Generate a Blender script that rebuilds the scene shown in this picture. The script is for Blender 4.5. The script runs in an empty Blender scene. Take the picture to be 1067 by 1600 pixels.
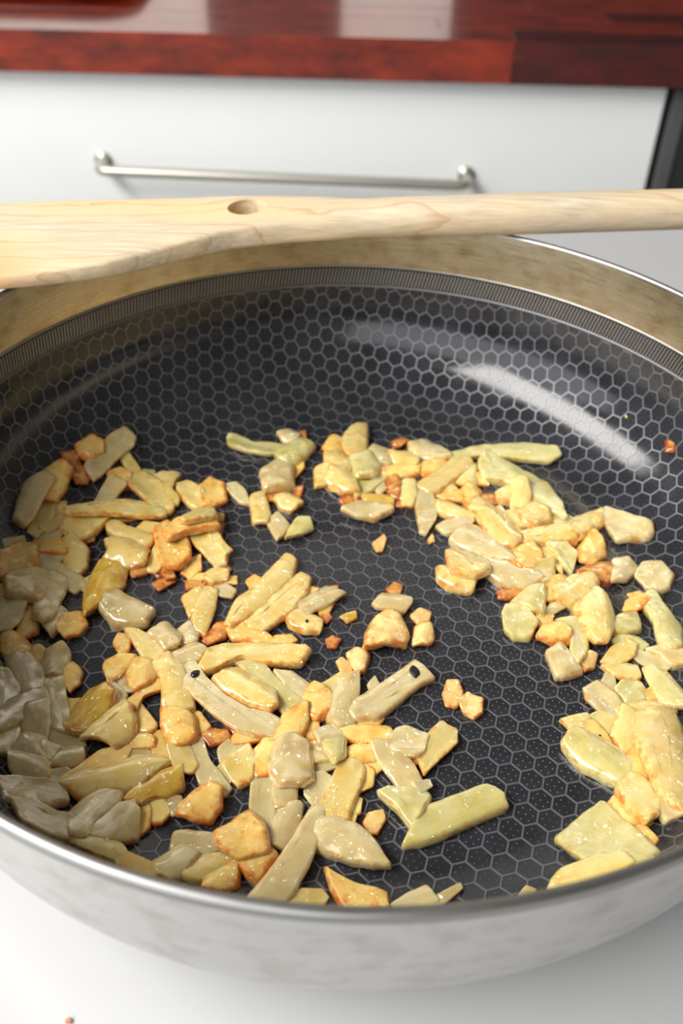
import bpy, bmesh, math, random
import numpy as np
from mathutils import Vector, Matrix

# ------------------------------------------------------------------ camera, world, lights
sc = bpy.context.scene
COL = sc.collection
W, H = 1067.0, 1600.0
FPX, PITCH, ROLL = 1451.3, 0.708689, 0.026273
CAM = np.array([-0.00417, -0.22882, 0.23547])
_f = np.array([0, math.cos(PITCH), -math.sin(PITCH)]); _r = np.array([1.0, 0, 0]); _u = np.cross(_r, _f)
_c, _s = math.cos(ROLL), math.sin(ROLL)
AX_R, AX_U, AX_F = _c * _r + _s * _u, -_s * _r + _c * _u, _f

cam = bpy.data.cameras.new('camera'); camo = bpy.data.objects.new('camera', cam); COL.objects.link(camo)
m = Matrix.Identity(4)
for i in range(3):
    m[i][0] = AX_R[i]; m[i][1] = AX_U[i]; m[i][2] = -AX_F[i]; m[i][3] = CAM[i]
camo.matrix_world = m
cam.sensor_fit = 'VERTICAL'; cam.sensor_height = 36.0; cam.sensor_width = 24.0
cam.lens = FPX * 36.0 / H
cam.clip_start = 0.01; cam.clip_end = 50
cam.dof.use_dof = True; cam.dof.focus_distance = 0.28; cam.dof.aperture_fstop = 12.0
sc.camera = camo

world = bpy.data.worlds.new('world'); sc.world = world; world.use_nodes = True
bg = world.node_tree.nodes['Background']
bg.inputs['Color'].default_value = (1.0, 0.95, 0.87, 1); bg.inputs['Strength'].default_value = 0.19

def area(name, loc, target, sx, sy, power, col):
    l = bpy.data.lights.new(name, 'AREA'); l.shape = 'RECTANGLE'; l.size = sx; l.size_y = sy; l.energy = power; l.color = col
    o = bpy.data.objects.new(name, l); COL.objects.link(o); o.location = loc
    d = Vector(target) - Vector(loc); o.rotation_euler = d.to_track_quat('-Z', 'Y').to_euler()
    return o
# daylight from a wide window high on the left of the kitchen
area('window_daylight', (-1.08, -0.35, 1.22), (0, 0, 0), 1.5, 0.52, 52, (1.0, 0.97, 0.92))
# broad fill light added behind the camera's left, brightening drawer and collar
area('added_front_fill', (-1.6, -1.9, 0.45), (0.1, 0.6, -0.1), 4.0, 2.5, 96, (0.95, 0.98, 1.0))

sc.view_settings.view_transform = 'Standard'; sc.view_settings.look = 'None'
sc.view_settings.gamma = 1.0; sc.view_settings.exposure = 0.0; sc.view_settings.use_curve_mapping = False

# ------------------------------------------------------------------ helpers
rng = random.Random(7)
def pix_dir(x, y):
    d = AX_R * ((x - W / 2) / FPX) - AX_U * ((y - H / 2) / FPX) + AX_F
    return d / np.linalg.norm(d)
def pix_z(x, y, z):
    d = pix_dir(x, y); return CAM + d * ((z - CAM[2]) / d[2])
def pix_y(x, y, yy):
    d = pix_dir(x, y); return CAM + d * ((yy - CAM[1]) / d[1])
def to_pix(X):
    d = np.asarray(X) - CAM; w = d @ AX_F
    return np.stack([W / 2 + FPX * (d @ AX_R) / w, H / 2 - FPX * (d @ AX_U) / w], -1)

def lin(c):
    return tuple(((v / 255) / 12.92 if v / 255 <= 0.04045 else ((v / 255 + 0.055) / 1.055) ** 2.4) for v in c) + (1,)
def obj(name, verts, faces, mat, parent=None, smooth=True):
    me = bpy.data.meshes.new(name); me.from_pydata([tuple(map(float, v)) for v in verts], [], faces); me.update()
    if smooth: me.polygons.foreach_set('use_smooth', [True] * len(me.polygons))
    o = bpy.data.objects.new(name, me); COL.objects.link(o)
    if mat: me.materials.append(mat)
    if parent: o.parent = parent
    return o
def empty(name, loc=(0, 0, 0)):
    o = bpy.data.objects.new(name, None); COL.objects.link(o); o.location = loc; o.empty_display_size = 0.02; return o
def tag(o, label=None, cat=None, group=None, kind=None):
    if label: o['label'] = label
    if cat: o['category'] = cat
    if group: o['group'] = group
    if kind: o['kind'] = kind
    return o
def box_data(x0, x1, y0, y1, z0, z1, bev=0.0):
    bm = bmesh.new(); bmesh.ops.create_cube(bm, size=1)
    for v in bm.verts:
        v.co = ((x0 + x1) / 2 + v.co.x * (x1 - x0), (y0 + y1) / 2 + v.co.y * (y1 - y0), (z0 + z1) / 2 + v.co.z * (z1 - z0))
    if bev: bmesh.ops.bevel(bm, geom=list(bm.edges), offset=bev, segments=3, affect='EDGES', profile=0.5)
    return bm
def box(name, b, mat, parent=None, bev=0.0):
    bm = box_data(*b, bev); me = bpy.data.meshes.new(name); bm.to_mesh(me); bm.free()
    if bev: me.polygons.foreach_set('use_smooth', [True] * len(me.polygons))
    o = bpy.data.objects.new(name, me); COL.objects.link(o); me.materials.append(mat)
    if bev:
        md = o.modifiers.new('wn', 'WEIGHTED_NORMAL')
    if parent: o.parent = parent
    return o
def lathe(name, prof, n, mat, parent=None, closed=False):
    vs, fs = [], []
    k = len(prof)
    for i in range(n):
        a = 2 * math.pi * i / n
        for r, z in prof: vs.append((r * math.cos(a), r * math.sin(a), z))
    for i in range(n):
        j = (i + 1) % n
        for q in range(k if closed else k - 1):
            q2 = (q + 1) % k
            fs.append((i * k + q, j * k + q, j * k + q2, i * k + q2))
    return obj(name, vs, fs, mat, parent)

def new_mat(name):
    mt = bpy.data.materials.new(name); mt.use_nodes = True
    nt = mt.node_tree; b = nt.nodes['Principled BSDF']; return mt, nt, b
def node(nt, typ, **kw):
    n = nt.nodes.new(typ)
    for k, v in kw.items():
        if k.startswith('i_'): n.inputs[k[2:].replace('_', ' ')].default_value = v
        else: setattr(n, k, v)
    return n
def mixc(nt, fac, a, b, mode='MIX'):
    n = nt.nodes.new('ShaderNodeMix'); n.data_type = 'RGBA'; n.blend_type = mode
    for sock, v in ((n.inputs[0], fac), (n.inputs[6], a), (n.inputs[7], b)):
        if hasattr(v, 'is_linked'): nt.links.new(v, sock)
        else: sock.default_value = v
    return n.outputs[2]
def ramp(nt, src, p0, p1, c0=(0, 0, 0, 1), c1=(1, 1, 1, 1)):
    n = nt.nodes.new('ShaderNodeValToRGB'); n.color_ramp.elements[0].position = p0; n.color_ramp.elements[1].position = p1
    n.color_ramp.elements[0].color = c0; n.color_ramp.elements[1].color = c1
    nt.links.new(src, n.inputs[0]); return n.outputs[0]
def noise(nt, vec, scale, detail=3, rough=0.5):
    n = node(nt, 'ShaderNodeTexNoise'); n.inputs['Scale'].default_value = scale; n.inputs['Detail'].default_value = detail; n.inputs['Roughness'].default_value = rough
    if vec is not None: nt.links.new(vec, n.inputs['Vector'])
    return n.outputs['Fac']
def mapping(nt, src, scale=(1, 1, 1), loc=(0, 0, 0), rot=(0, 0, 0)):
    n = node(nt, 'ShaderNodeMapping'); n.inputs['Scale'].default_value = scale; n.inputs['Location'].default_value = loc; n.inputs['Rotation'].default_value = rot
    nt.links.new(src, n.inputs['Vector']); return n.outputs['Vector']
def coord(nt, which='Object'):
    return node(nt, 'ShaderNodeTexCoord').outputs[which]
def bump(nt, b, h, strength, dist):
    n = node(nt, 'ShaderNodeBump'); n.inputs['Strength'].default_value = strength; n.inputs['Distance'].default_value = dist
    nt.links.new(h, n.inputs['Height']); nt.links.new(n.outputs[0], b.inputs['Normal'])

# ------------------------------------------------------------------ materials
def mat_plain(name, col, rough=0.5, metal=0.0, spec=0.5, nscale=None, namt=0.06):
    mt, nt, b = new_mat(name)
    b.inputs['Roughness'].default_value = rough; b.inputs['Metallic'].default_value = metal; b.inputs['Specular IOR Level'].default_value = spec
    c = lin(col)
    f = noise(nt, coord(nt), nscale or 12.0, 3)
    lo = tuple(v * (1 - namt) for v in c[:3]) + (1,); hi = tuple(min(1, v * (1 + namt)) for v in c[:3]) + (1,)
    nt.links.new(ramp(nt, f, 0.3, 0.7, lo, hi), b.inputs['Base Color'])
    return mt
M_WHITE = mat_plain('white_worktop', (182, 183, 184), 0.32, nscale=6, namt=0.02)
M_DRAWER = mat_plain('white_drawer_lacquer', (232, 235, 236), 0.4, nscale=5, namt=0.015)
M_FLOOR = mat_plain('kitchen_floor', (150, 120, 95), 0.5)
M_WALL = mat_plain('kitchen_wall', (225, 222, 215), 0.8)
M_DARKPANEL = mat_plain('dark_panel', (34, 26, 26), 0.5)
M_APPL = mat_plain('appliance_charcoal', (46, 46, 48), 0.35)
M_APPL2 = mat_plain('appliance_frame', (84, 84, 86), 0.4)
M_POT = mat_plain('black_enamel', (18, 15, 17), 0.3)

def mat_steel(name, col, rough, brush, stain, stain_col):
    mt, nt, b = new_mat(name)
    b.inputs['Metallic'].default_value = 1.0
    tc = coord(nt)
    # polar coordinates so the brushing runs round the pan
    sep = node(nt, 'ShaderNodeSeparateXYZ'); nt.links.new(tc, sep.inputs[0])
    at = node(nt, 'ShaderNodeMath', operation='ARCTAN2'); nt.links.new(sep.outputs[1], at.inputs[0]); nt.links.new(sep.outputs[0], at.inputs[1])
    cmb = node(nt, 'ShaderNodeCombineXYZ'); nt.links.new(at.outputs[0], cmb.inputs[0]); nt.links.new(sep.outputs[2], cmb.inputs[1])
    br = noise(nt, mapping(nt, cmb.outputs[0], (6, 2600, 1)), 1.0, 4, 0.6)
    blot = noise(nt, mapping(nt, cmb.outputs[0], (14, 120, 1)), 1.0, 4, 0.6)
    c = lin(col)
    base = mixc(nt, ramp(nt, blot, 0.48, 0.72), c, lin(stain_col))
    nt.links.new(mixc(nt, stain, c, base), b.inputs['Base Color'])
    r = ramp(nt, br, 0.3, 0.7, (rough * 0.75,) * 3 + (1,), (rough * 1.3,) * 3 + (1,))
    nt.links.new(r, b.inputs['Roughness'])
    bump(nt, b, br, brush, 0.0002)
    return mt
M_STEEL_IN = mat_steel('steel_inside_heat_tinted', (196, 184, 158), 0.27, 0.25, 0.8, (158, 136, 100))
M_STEEL_OUT = mat_steel('steel_outside_brushed', (196, 195, 194), 0.36, 0.2, 0.6, (160, 146, 140))
M_LIP = mat_steel('steel_lip', (150, 149, 147), 0.36, 0.1, 0.2, (160, 150, 140))
M_RIDGE = mat_plain('steel_ridge', (118, 118, 122), 0.46, 0.68, nscale=400)
M_BAND = mat_plain('band_bar_steel', (160, 154, 146), 0.4, 0.8, nscale=400)
def mat_coat(name, ro, cc=((33, 34, 38), (44, 46, 52))):
    mt, nt, b = new_mat(name)
    tc = coord(nt)
    f = noise(nt, tc, 60, 4)
    nt.links.new(ramp(nt, f, 0.3, 0.7, lin(cc[0]), lin(cc[1])), b.inputs['Base Color'])
    b.inputs['Specular IOR Level'].default_value = 0.42
    rr = ramp(nt, f, 0.35, 0.7, (ro[0],) * 3 + (1,), (ro[1],) * 3 + (1,)); nt.links.new(rr, b.inputs['Roughness'])
    bump(nt, b, noise(nt, tc, 2500, 2), 0.12, 0.0001)
    return mt
M_COAT = mat_coat('dark_nonstick_coating', (0.10, 0.19)); M_DOT = mat_coat('nonstick_dot', (0.40, 0.48), ((62, 63, 66), (78, 80, 84)))

def mat_redwood(name, ca, cb):
    mt, nt, b = new_mat(name)
    tc = coord(nt)
    oi = node(nt, 'ShaderNodeObjectInfo')
    vm = node(nt, 'ShaderNodeVectorMath', operation='ADD'); nt.links.new(tc, vm.inputs[0])
    cm = node(nt, 'ShaderNodeCombineXYZ'); mu = node(nt, 'ShaderNodeMath', operation='MULTIPLY'); mu.inputs[1].default_value = 7
    nt.links.new(oi.outputs['Random'], mu.inputs[0]); nt.links.new(mu.outputs[0], cm.inputs[0]); nt.links.new(mu.outputs[0], cm.inputs[2])
    nt.links.new(cm.outputs[0], vm.inputs[1])
    g = noise(nt, mapping(nt, vm.outputs[0], (22, 60, 60)), 1.0, 5, 0.65)
    nt.links.new(ramp(nt, g, 0.32, 0.68, lin(ca), lin(cb)), b.inputs['Base Color']); b.inputs['Roughness'].default_value = 0.25
    b.inputs['Specular IOR Level'].default_value = 0.6
    b.inputs['Coat Weight'].default_value = 0.8; b.inputs['Coat Roughness'].default_value = 0.10
    return mt
M_RED = [mat_redwood('red_wood_mid', (76, 16, 10), (148, 44, 20)), mat_redwood('red_wood_orange', (72, 16, 9), (144, 44, 16)), mat_redwood('red_wood_dark', (44, 6, 5), (84, 16, 10))]
M_REDWOOD = M_RED[0]
def mat_beech():
    mt, nt, b = new_mat('pale_beech_wood')
    tc = coord(nt)
    warp = noise(nt, mapping(nt, tc, (14, 40, 40)), 1.0, 3)
    g = noise(nt, mapping(nt, tc, (40, 700, 700)), 1.0, 4, 0.6)
    cm = node(nt, 'ShaderNodeCombineXYZ'); sp = node(nt, 'ShaderNodeSeparateXYZ'); nt.links.new(tc, sp.inputs[0])
    ad = node(nt, 'ShaderNodeMath', operation='MULTIPLY_ADD'); nt.links.new(warp, ad.inputs[0]); ad.inputs[1].default_value = 0.035; nt.links.new(sp.outputs[1], ad.inputs[2])
    wv = node(nt, 'ShaderNodeMath', operation='MULTIPLY'); nt.links.new(ad.outputs[0], wv.inputs[0]); wv.inputs[1].default_value = 95.0
    fr = node(nt, 'ShaderNodeMath', operation='FRACT'); nt.links.new(wv.outputs[0], fr.inputs[0])
    line = ramp(nt, fr.outputs[0], 0.86, 1.0)
    c = ramp(nt, g, 0.3, 0.7, lin((180, 164, 138)), lin((214, 200, 178)))
    c = mixc(nt, ramp(nt, noise(nt, mapping(nt, tc, (10, 25, 25)), 1.0, 2), 0.45, 0.7), c, lin((216, 188, 144)))
    lm = node(nt, 'ShaderNodeMath', operation='MULTIPLY'); nt.links.new(line, lm.inputs[0]); lm.inputs[1].default_value = 0.6
    c = mixc(nt, lm.outputs[0], c, lin((176, 134, 92)))
    # cooking stain towards the blade tip
    st = node(nt, 'ShaderNodeVectorMath', operation='DISTANCE'); nt.links.new(tc, st.inputs[0]); st.inputs[1].default_value = (-0.145, 0.07, 0.079)
    c = mixc(nt, ramp(nt, st.outputs['Value'], 0.0, 0.035, (0.85,) * 3 + (1,), (0, 0, 0, 1)), c, lin((206, 134, 62)))
    nt.links.new(c, b.inputs['Base Color']); b.inputs['Roughness'].default_value = 0.62; b.inputs['Specular IOR Level'].default_value = 0.3
    bump(nt, b, g, 0.35, 0.0004)
    return mt
M_BEECH = mat_beech()

def mat_onion(name, c1, c2, brown, browncol, sss=0.75, rough=0.24, trans=0.22):
    mt, nt, b = new_mat(name)
    tc = coord(nt); oi = node(nt, 'ShaderNodeObjectInfo')
    cm = node(nt, 'ShaderNodeCombineXYZ'); mu = node(nt, 'ShaderNodeMath', operation='MULTIPLY'); mu.inputs[1].default_value = 31.0
    nt.links.new(oi.outputs['Random'], mu.inputs[0]); nt.links.new(mu.outputs[0], cm.inputs[0]); nt.links.new(mu.outputs[0], cm.inputs[1])
    vm = node(nt, 'ShaderNodeVectorMath', operation='ADD'); nt.links.new(tc, vm.inputs[0]); nt.links.new(cm.outputs[0], vm.inputs[1])
    n1 = noise(nt, vm.outputs[0], 190, 3)
    uv = coord(nt, 'UV')
    uvm = node(nt, 'ShaderNodeVectorMath', operation='ADD'); nt.links.new(uv, uvm.inputs[0]); nt.links.new(cm.outputs[0], uvm.inputs[1])
    streak = noise(nt, mapping(nt, uvm.outputs[0], (90, 1100, 1)), 1.0, 2)
    c = ramp(nt, n1, 0.32, 0.68, lin(c1), lin(c2))
    # each piece a little paler or deeper than the next
    hue = ramp(nt, oi.outputs['Random'], 0.0, 1.0, (0.86, 0.84, 0.78, 1), (1.0, 1.0, 1.0, 1))
    c = mixc(nt, 1.0, c, hue, 'MULTIPLY')
    c = mixc(nt, ramp(nt, streak, 0.52, 0.75, (0, 0, 0, 1), (0.14,) * 3 + (1,)), c, lin(tuple(min(255, v + 14) for v in c2)))
    ed = node(nt, 'ShaderNodeAttribute', attribute_name='edge')
    n2 = noise(nt, vm.outputs[0], 330, 4, 0.65)
    s = node(nt, 'ShaderNodeMath', operation='MULTIPLY_ADD'); nt.links.new(ed.outputs['Fac'], s.inputs[0]); s.inputs[1].default_value = 0.28; nt.links.new(n2, s.inputs[2])
    bf = ramp(nt, s.outputs[0], 0.80 - brown * 0.42, 1.0 - brown * 0.30)
    c = mixc(nt, bf, c, lin(browncol))
    nt.links.new(c, b.inputs['Base Color'])
    b.inputs['Roughness'].default_value = rough; b.inputs['Specular IOR Level'].default_value = 0.5
    b.inputs['Transmission Weight'].default_value = trans; b.inputs['IOR'].default_value = 1.36
    b.inputs['Subsurface Weight'].default_value = sss; b.inputs['Subsurface Radius'].default_value = (1.0, 0.70, 0.32); b.inputs['Subsurface Scale'].default_value = 0.0026
    b.inputs['Coat Weight'].default_value = 1.0; b.inputs['Coat Roughness'].default_value = 0.06
    hs = node(nt, 'ShaderNodeMath', operation='ADD'); nt.links.new(streak, hs.inputs[0]); nt.links.new(noise(nt, vm.outputs[0], 700, 3, 0.6), hs.inputs[1])
    bump(nt, b, hs.outputs[0], 0.28, 0.0003)
    # beads of oil: little domes where the film has gathered
    vo = node(nt, 'ShaderNodeTexVoronoi'); vo.inputs['Scale'].default_value = 560; nt.links.new(vm.outputs[0], vo.inputs['Vector'])
    sq = node(nt, 'ShaderNodeMath', operation='MULTIPLY'); nt.links.new(vo.outputs['Distance'], sq.inputs[0]); nt.links.new(vo.outputs['Distance'], sq.inputs[1])
    dm = node(nt, 'ShaderNodeMath', operation='SUBTRACT'); dm.inputs[0].default_value = 1.0; nt.links.new(sq.outputs[0], dm.inputs[1])
    msk = ramp(nt, noise(nt, vm.outputs[0], 150, 2), 0.50, 0.62)
    dr = node(nt, 'ShaderNodeMath', operation='MULTIPLY'); nt.links.new(dm.outputs[0], dr.inputs[0]); nt.links.new(msk, dr.inputs[1])
    cb = node(nt, 'ShaderNodeBump'); cb.inputs['Strength'].default_value = 1.0; cb.inputs['Distance'].default_value = 0.0016
    nt.links.new(dr.outputs[0], cb.inputs['Height']); nt.links.new(cb.outputs[0], b.inputs['Coat Normal'])
    b.inputs['Coat IOR'].default_value = 1.6
    return mt
MO = {
    'w': mat_onion('onion_translucent_white', (232, 208, 146), (245, 229, 178), 0.22, (218, 160, 84), trans=0.34),
    'g': mat_onion('onion_pale_green', (228, 214, 130), (242, 234, 172), 0.18, (216, 172, 84), trans=0.32),
    'y': mat_onion('onion_pale_yellow', (242, 208, 116), (250, 230, 158), 0.36, (218, 144, 58)),
    'o': mat_onion('onion_golden', (236, 190, 98), (248, 218, 138), 0.55, (212, 126, 42), trans=0.0),
    'b': mat_onion('onion_browned', (216, 146, 66), (232, 180, 98), 0.9, (150, 70, 22), trans=0.0),
    's': mat_onion('onion_amber_skin', (210, 164, 46), (234, 200, 88), 0.4, (190, 118, 26), rough=0.16),
    't': mat_onion('garlic_tan', (230, 188, 112), (244, 216, 152), 0.5, (192, 116, 44), rough=0.30, trans=0.0),
}
M_BURNT = mat_plain('burnt_black', (26, 14, 14), 0.6, nscale=300)

# ------------------------------------------------------------------ setting
ZT = -0.006                       # top of the white worktop
fl = box('floor', (-2.5, 2.5, -1.6, 2.0, ZT - 0.94, ZT - 0.90), M_FLOOR); tag(fl, kind='structure')
wb = box('wall_back', (-2.5, 2.5, 1.42, 1.50, ZT - 0.90, ZT + 1.6), M_WALL); tag(wb, kind='structure')

isl = empty('kitchen_island', (0, -0.1, ZT - 0.90)); tag(isl, 'glossy white worktop under the steel pan', 'worktop')
def child(o, root):
    o.parent = root; o.matrix_parent_inverse = Matrix.Translation(root.location).inverted() if root.rotation_euler.z == 0 else root.matrix_basis.inverted(); return o
child(box('worktop', (-1.1, 1.1, -0.42, 0.345, ZT - 0.04, ZT), M_WHITE, bev=0.003), isl)
child(box('base_cabinet', (-1.07, 1.07, -0.38, 0.31, ZT - 0.90, ZT - 0.04), M_DRAWER), isl)

YF = 0.775                        # front edge of the far worktop
ZW = ZT
# far drawer unit
unit = empty('drawer_unit', (0, YF + 0.3, ZT - 0.90)); tag(unit, 'white kitchen drawer unit with long metal bar handle', 'drawer unit')
xr = pix_y(1047, 140, YF + 0.02)[0]
xl = -0.62
child(box('carcass', (xl, xr, YF + 0.042, YF + 0.60, ZT - 0.90, ZW - 0.042), M_DRAWER), unit)
drw = child(box('drawer_front', (xl + 0.002, xr - 0.002, YF + 0.02, YF + 0.0415, ZW - 0.36, ZW - 0.0445), M_DRAWER, bev=0.002), unit)
low = child(box('drawer_front', (xl + 0.002, xr - 0.002, YF + 0.02, YF + 0.0415, ZT - 0.86, ZW - 0.364), M_DRAWER, bev=0.002), unit)
M_HANDLE = mat_plain('brushed_nickel', (196, 194, 184), 0.35, 0.8)
def tube(pts, rad, n=12):
    pts = [Vector(p) for p in pts]; vs, fs = [], []
    for i, p in enumerate(pts):
        t = (pts[min(i + 1, len(pts) - 1)] - pts[max(i - 1, 0)]).normalized()
        a = t.cross(Vector((0, 0, 1)));  a = a.normalized() if a.length > 1e-4 else Vector((1, 0, 0)); bb = t.cross(a)
        for k in range(n):
            th = 2 * math.pi * k / n; vs.append(p + rad * (math.cos(th) * a + math.sin(th) * bb))
    for i in range(len(pts) - 1):
        for k in range(n): fs.append((i * n + k, i * n + (k + 1) % n, (i + 1) * n + (k + 1) % n, (i + 1) * n + k))
    fs.append(tuple(range(n))); fs.append(tuple((len(pts) - 1) * n + k for k in range(n)))
    return vs, fs
hy = YF + 0.02
hl = pix_y(152, 267, hy - 0.032); hr = pix_y(732, 290, hy - 0.032)
hp = []
for (px, pz, q) in ((hl[0], hl[2], 0), (hr[0], hr[2], 1)):
    seg = [(px, hy, pz), (px, hy - 0.02, pz)]
    sgn = 1 if q == 0 else -1
    for a in (25, 50, 75): seg.append((px + sgn * 0.012 * (1 - math.cos(math.radians(a))), hy - 0.02 - 0.012 * math.sin(math.radians(a)), pz))
    seg.append((px + sgn * 0.014, hy - 0.032, pz))
    hp += seg if q == 0 else seg[::-1]
vs, fs = tube(hp, 0.0056, 14)
hnd = obj('handle', vs, fs, M_HANDLE); hnd.parent = drw; tag(hnd, 'brushed metal bar handle')
for q, (px, pz) in enumerate(((hl[0], hl[2]), (hr[0], hr[2]))):
    vs, fs = tube([(px, hy - 0.0002, pz), (px, hy - 0.003, pz)], 0.0095, 16)
    ro = obj('handle_rosette', vs, fs, M_HANDLE); ro.parent = drw
# the drawer front keeps world coordinates through its parent inverse, so its own children use plain coordinates
# far appliance
ap = empty('built_in_appliance', (xr + 0.3, YF + 0.3, ZT - 0.90)); tag(ap, 'charcoal appliance front right of the white drawer', 'appliance')
child(box('body', (xr + 0.006, xr + 0.60, YF + 0.045, YF + 0.60, ZT - 0.90, ZW - 0.042), M_APPL), ap)
child(box('frame_strip', (xr + 0.006, xr + 0.022, YF + 0.018, YF + 0.0445, ZT - 0.86, ZW - 0.046), M_APPL2, bev=0.002), ap)
child(box('door_panel', (xr + 0.0225, xr + 0.60, YF + 0.022, YF + 0.0445, ZT - 0.86, ZW - 0.046), M_APPL, bev=0.002), ap)
# far worktop of red-stained staves
wt = empty('wooden_worktop', (0, YF + 0.3, ZW - 0.04)); tag(wt, 'glossy red-brown stave worktop above the white drawer', 'worktop')
rows = 14; rw = 0.62 / rows
def stave(x0, x1, r_, mt):
    dz = -rng.random() * 0.0004
    child(box('stave', (x0, x1 - 0.0004, YF + r_ * rw, YF + (r_ + 1) * rw - 0.0003, ZW - 0.04, ZW + dz), mt, bev=0.0004), wt)
cuts = [-1.2] + [pix_y(px, 75, YF)[0] for px in (805,)] + [1.05]
for a, b_, k in zip(cuts[:-1], cuts[1:], (1, 2)): stave(a, b_, 0, M_RED[k])
for r_ in range(1, 5):
    x = -1.2
    while x < 1.05:
        L = 0.2 + rng.random() * 0.26; x2 = min(x + L, 1.05)
        stave(x, x2, r_, M_RED[rng.choice((0, 0, 1, 2))]); x = x2
child(box('rear_staves', (-1.2, 1.05, YF + 5 * rw, YF + 0.62, ZW - 0.04, ZW - 0.0002), M_REDWOOD, bev=0.0012), wt)
# low black tray at the back left of the red worktop
pp = pix_z(190, 4, ZW)
def rrect(hx, hy, r, n=8):
    P = []
    for cx_, cy_, a0 in ((hx - r, hy - r, 0), (-hx + r, hy - r, 90), (-hx + r, -hy + r, 180), (hx - r, -hy + r, 270)):
        for k in range(n + 1):
            a = math.radians(a0 + 90 * k / n); P.append((cx_ + r * math.cos(a), cy_ + r * math.sin(a)))
    return P
vs, fs = [], []; lay = [(0.012, 0.0), (0.004, 0.001), (0.0, 0.006), (-0.004, 0.0165), (-0.007, 0.018), (-0.004, 0.0185), (0.0015, 0.0165), (0.0055, 0.004), (0.014, 0.002)]
for ins, z in lay:
    for x, y in rrect(0.20 - ins, 0.14 - ins, 0.045 - ins): vs.append((x, y, z))
nq = len(rrect(1, 1, 0.1))
for r_ in range(len(lay) - 1):
    for k in range(nq): fs.append((r_ * nq + k, r_ * nq + (k + 1) % nq, (r_ + 1) * nq + (k + 1) % nq, (r_ + 1) * nq + k))
fs += [tuple(range(nq))[::-1], tuple((len(lay) - 1) * nq + k for k in range(nq))]
tray = obj('baking_tray', vs, fs, M_POT); tray.location = (pp[0] - 0.195, pp[1] + 0.14, ZW + 0.0001)
tag(tray, 'low black tray on the red worktop at the top left', 'tray')
# unseen dark panels added on the wall to darken reflections in the red worktop
for k, (a, b_) in enumerate(((-0.24, -0.03), (0.15, 1.2))):
    tp = box('added_dark_panel_%d' % (k + 1), (a, b_, 1.412, 1.4195, ZW + 0.0, ZW + 0.75), M_DARKPANEL); tag(tp, kind='structure')

# ------------------------------------------------------------------ the pan
R0, RA, RC = 0.100, 0.0445, 0.046    # flat radius, wall arc half axes
ZB1, ZB2, ZRIM = 0.0460, 0.0547, 0.0750
def prof_in(n=40):
    P = []
    for i in range(n + 1):
        a = i / n * math.pi / 2 * 0.97
        P.append((R0 + RA * math.sin(a), RC * (1 - math.cos(a))))
    return P
ARC = prof_in()
ARC[-1] = (0.1443, ARC[-1][1])
PROF = [(r, z) for r, z in ARC if z < ZB1 - 0.001] + [(0.1445, ZB1), (0.1461, ZB2), (0.1478, 0.067), (0.1486, ZRIM - 0.0012)]
# dense arc-length table with the area-keeping disc radius
TR, TZ, TN, TS = [], [], [], []
dense = [(i * 0.001, 0.0) for i in range(0, 100)]
nd = 400
for i in range(nd + 1):
    a = i / nd * math.pi / 2 * 0.97; dense.append((R0 + RA * math.sin(a), RC * (1 - math.cos(a))))
dense += [(0.1445, ZB1)]
dense = [q for q in dense if q[1] <= ZB1]
dense = np.array(dense); TR, TZ = dense[:, 0], dense[:, 1]
ds = np.hypot(np.diff(TR), np.diff(TZ)); rho2 = np.concatenate([[0], np.cumsum((TR[1:] + TR[:-1]) * ds)])
TRHO = np.sqrt(rho2)
RHOMAX = TRHO[-1]
tang = np.gradient(dense, axis=0); tang /= np.linalg.norm(tang, axis=1)[:, None] + 1e-12
def surf(u, v, h):
    """pattern-disc point (u, v) to the pan's inner surface, h above it"""
    rho = min(math.hypot(u, v), RHOMAX); 
    if rho < 1e-9: return np.array([0, 0, h])
    r = np.interp(rho, TRHO, TR); z = np.interp(rho, TRHO, TZ); tr = np.interp(rho, TRHO, tang[:, 0]); tz = np.interp(rho, TRHO, tang[:, 1])
    l = math.hypot(tr, tz); tr, tz = tr / l, tz / l
    rr = r - tz * h; zz = z + tr * h; a = math.atan2(v, u)
    return np.array([rr * math.cos(a), rr * math.sin(a), zz])
def inner_z(r):
    r = np.asarray(r, float)
    a = np.clip((r - R0) / RA, 0, 0.9995)
    z = np.where(r <= R0, 0.0, RC * (1 - np.sqrt(1 - a * a)))
    return np.where(r > 0.1445, ZB1 + (r - 0.1445) / (0.1486 - 0.1445) * (ZRIM - ZB1), z)

pan = empty('frying_pan', (0, 0, ZT)); tag(pan, 'steel frying pan with dark hexagon-patterned nonstick interior, full of fried onions', 'frying pan')
def pchild(o, root=pan): o.parent = root; o.matrix_parent_inverse = Matrix.Translation((0, 0, -ZT)); return o
# inner shell, slightly below the cell floors
RCD = 0.00022                                  # depth of the cells below the ridges
shell = [(0.0, -0.0006), (0.06, -0.0006)] + [(r + 0.0006 * math.sin(math.pi / 2 * i / 40), z - 0.0006 * math.cos(math.pi / 2 * i / 40)) for i, (r, z) in enumerate(ARC) if z < ZB1 - 0.001] + [(0.1451, ZB1)]
pchild(lathe('nonstick_base', shell, 160, M_COAT))
pchild(lathe('band_backing', [(0.1450, ZB1), (0.1464, ZB2)], 220, M_COAT))
pchild(lathe('band_edge', [(0.1451, ZB1 - 0.0006), (0.1443, ZB1 - 0.0003), (0.1444, ZB1 + 0.0004), (0.1452, ZB1 + 0.0006)], 220, M_RIDGE))
pchild(lathe('band_edge', [(0.1466, ZB2 - 0.0008), (0.14590, ZB2 - 0.0004), (0.14592, ZB2 + 0.0002), (0.1468, ZB2 + 0.0004)], 220, M_BAND))
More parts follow.
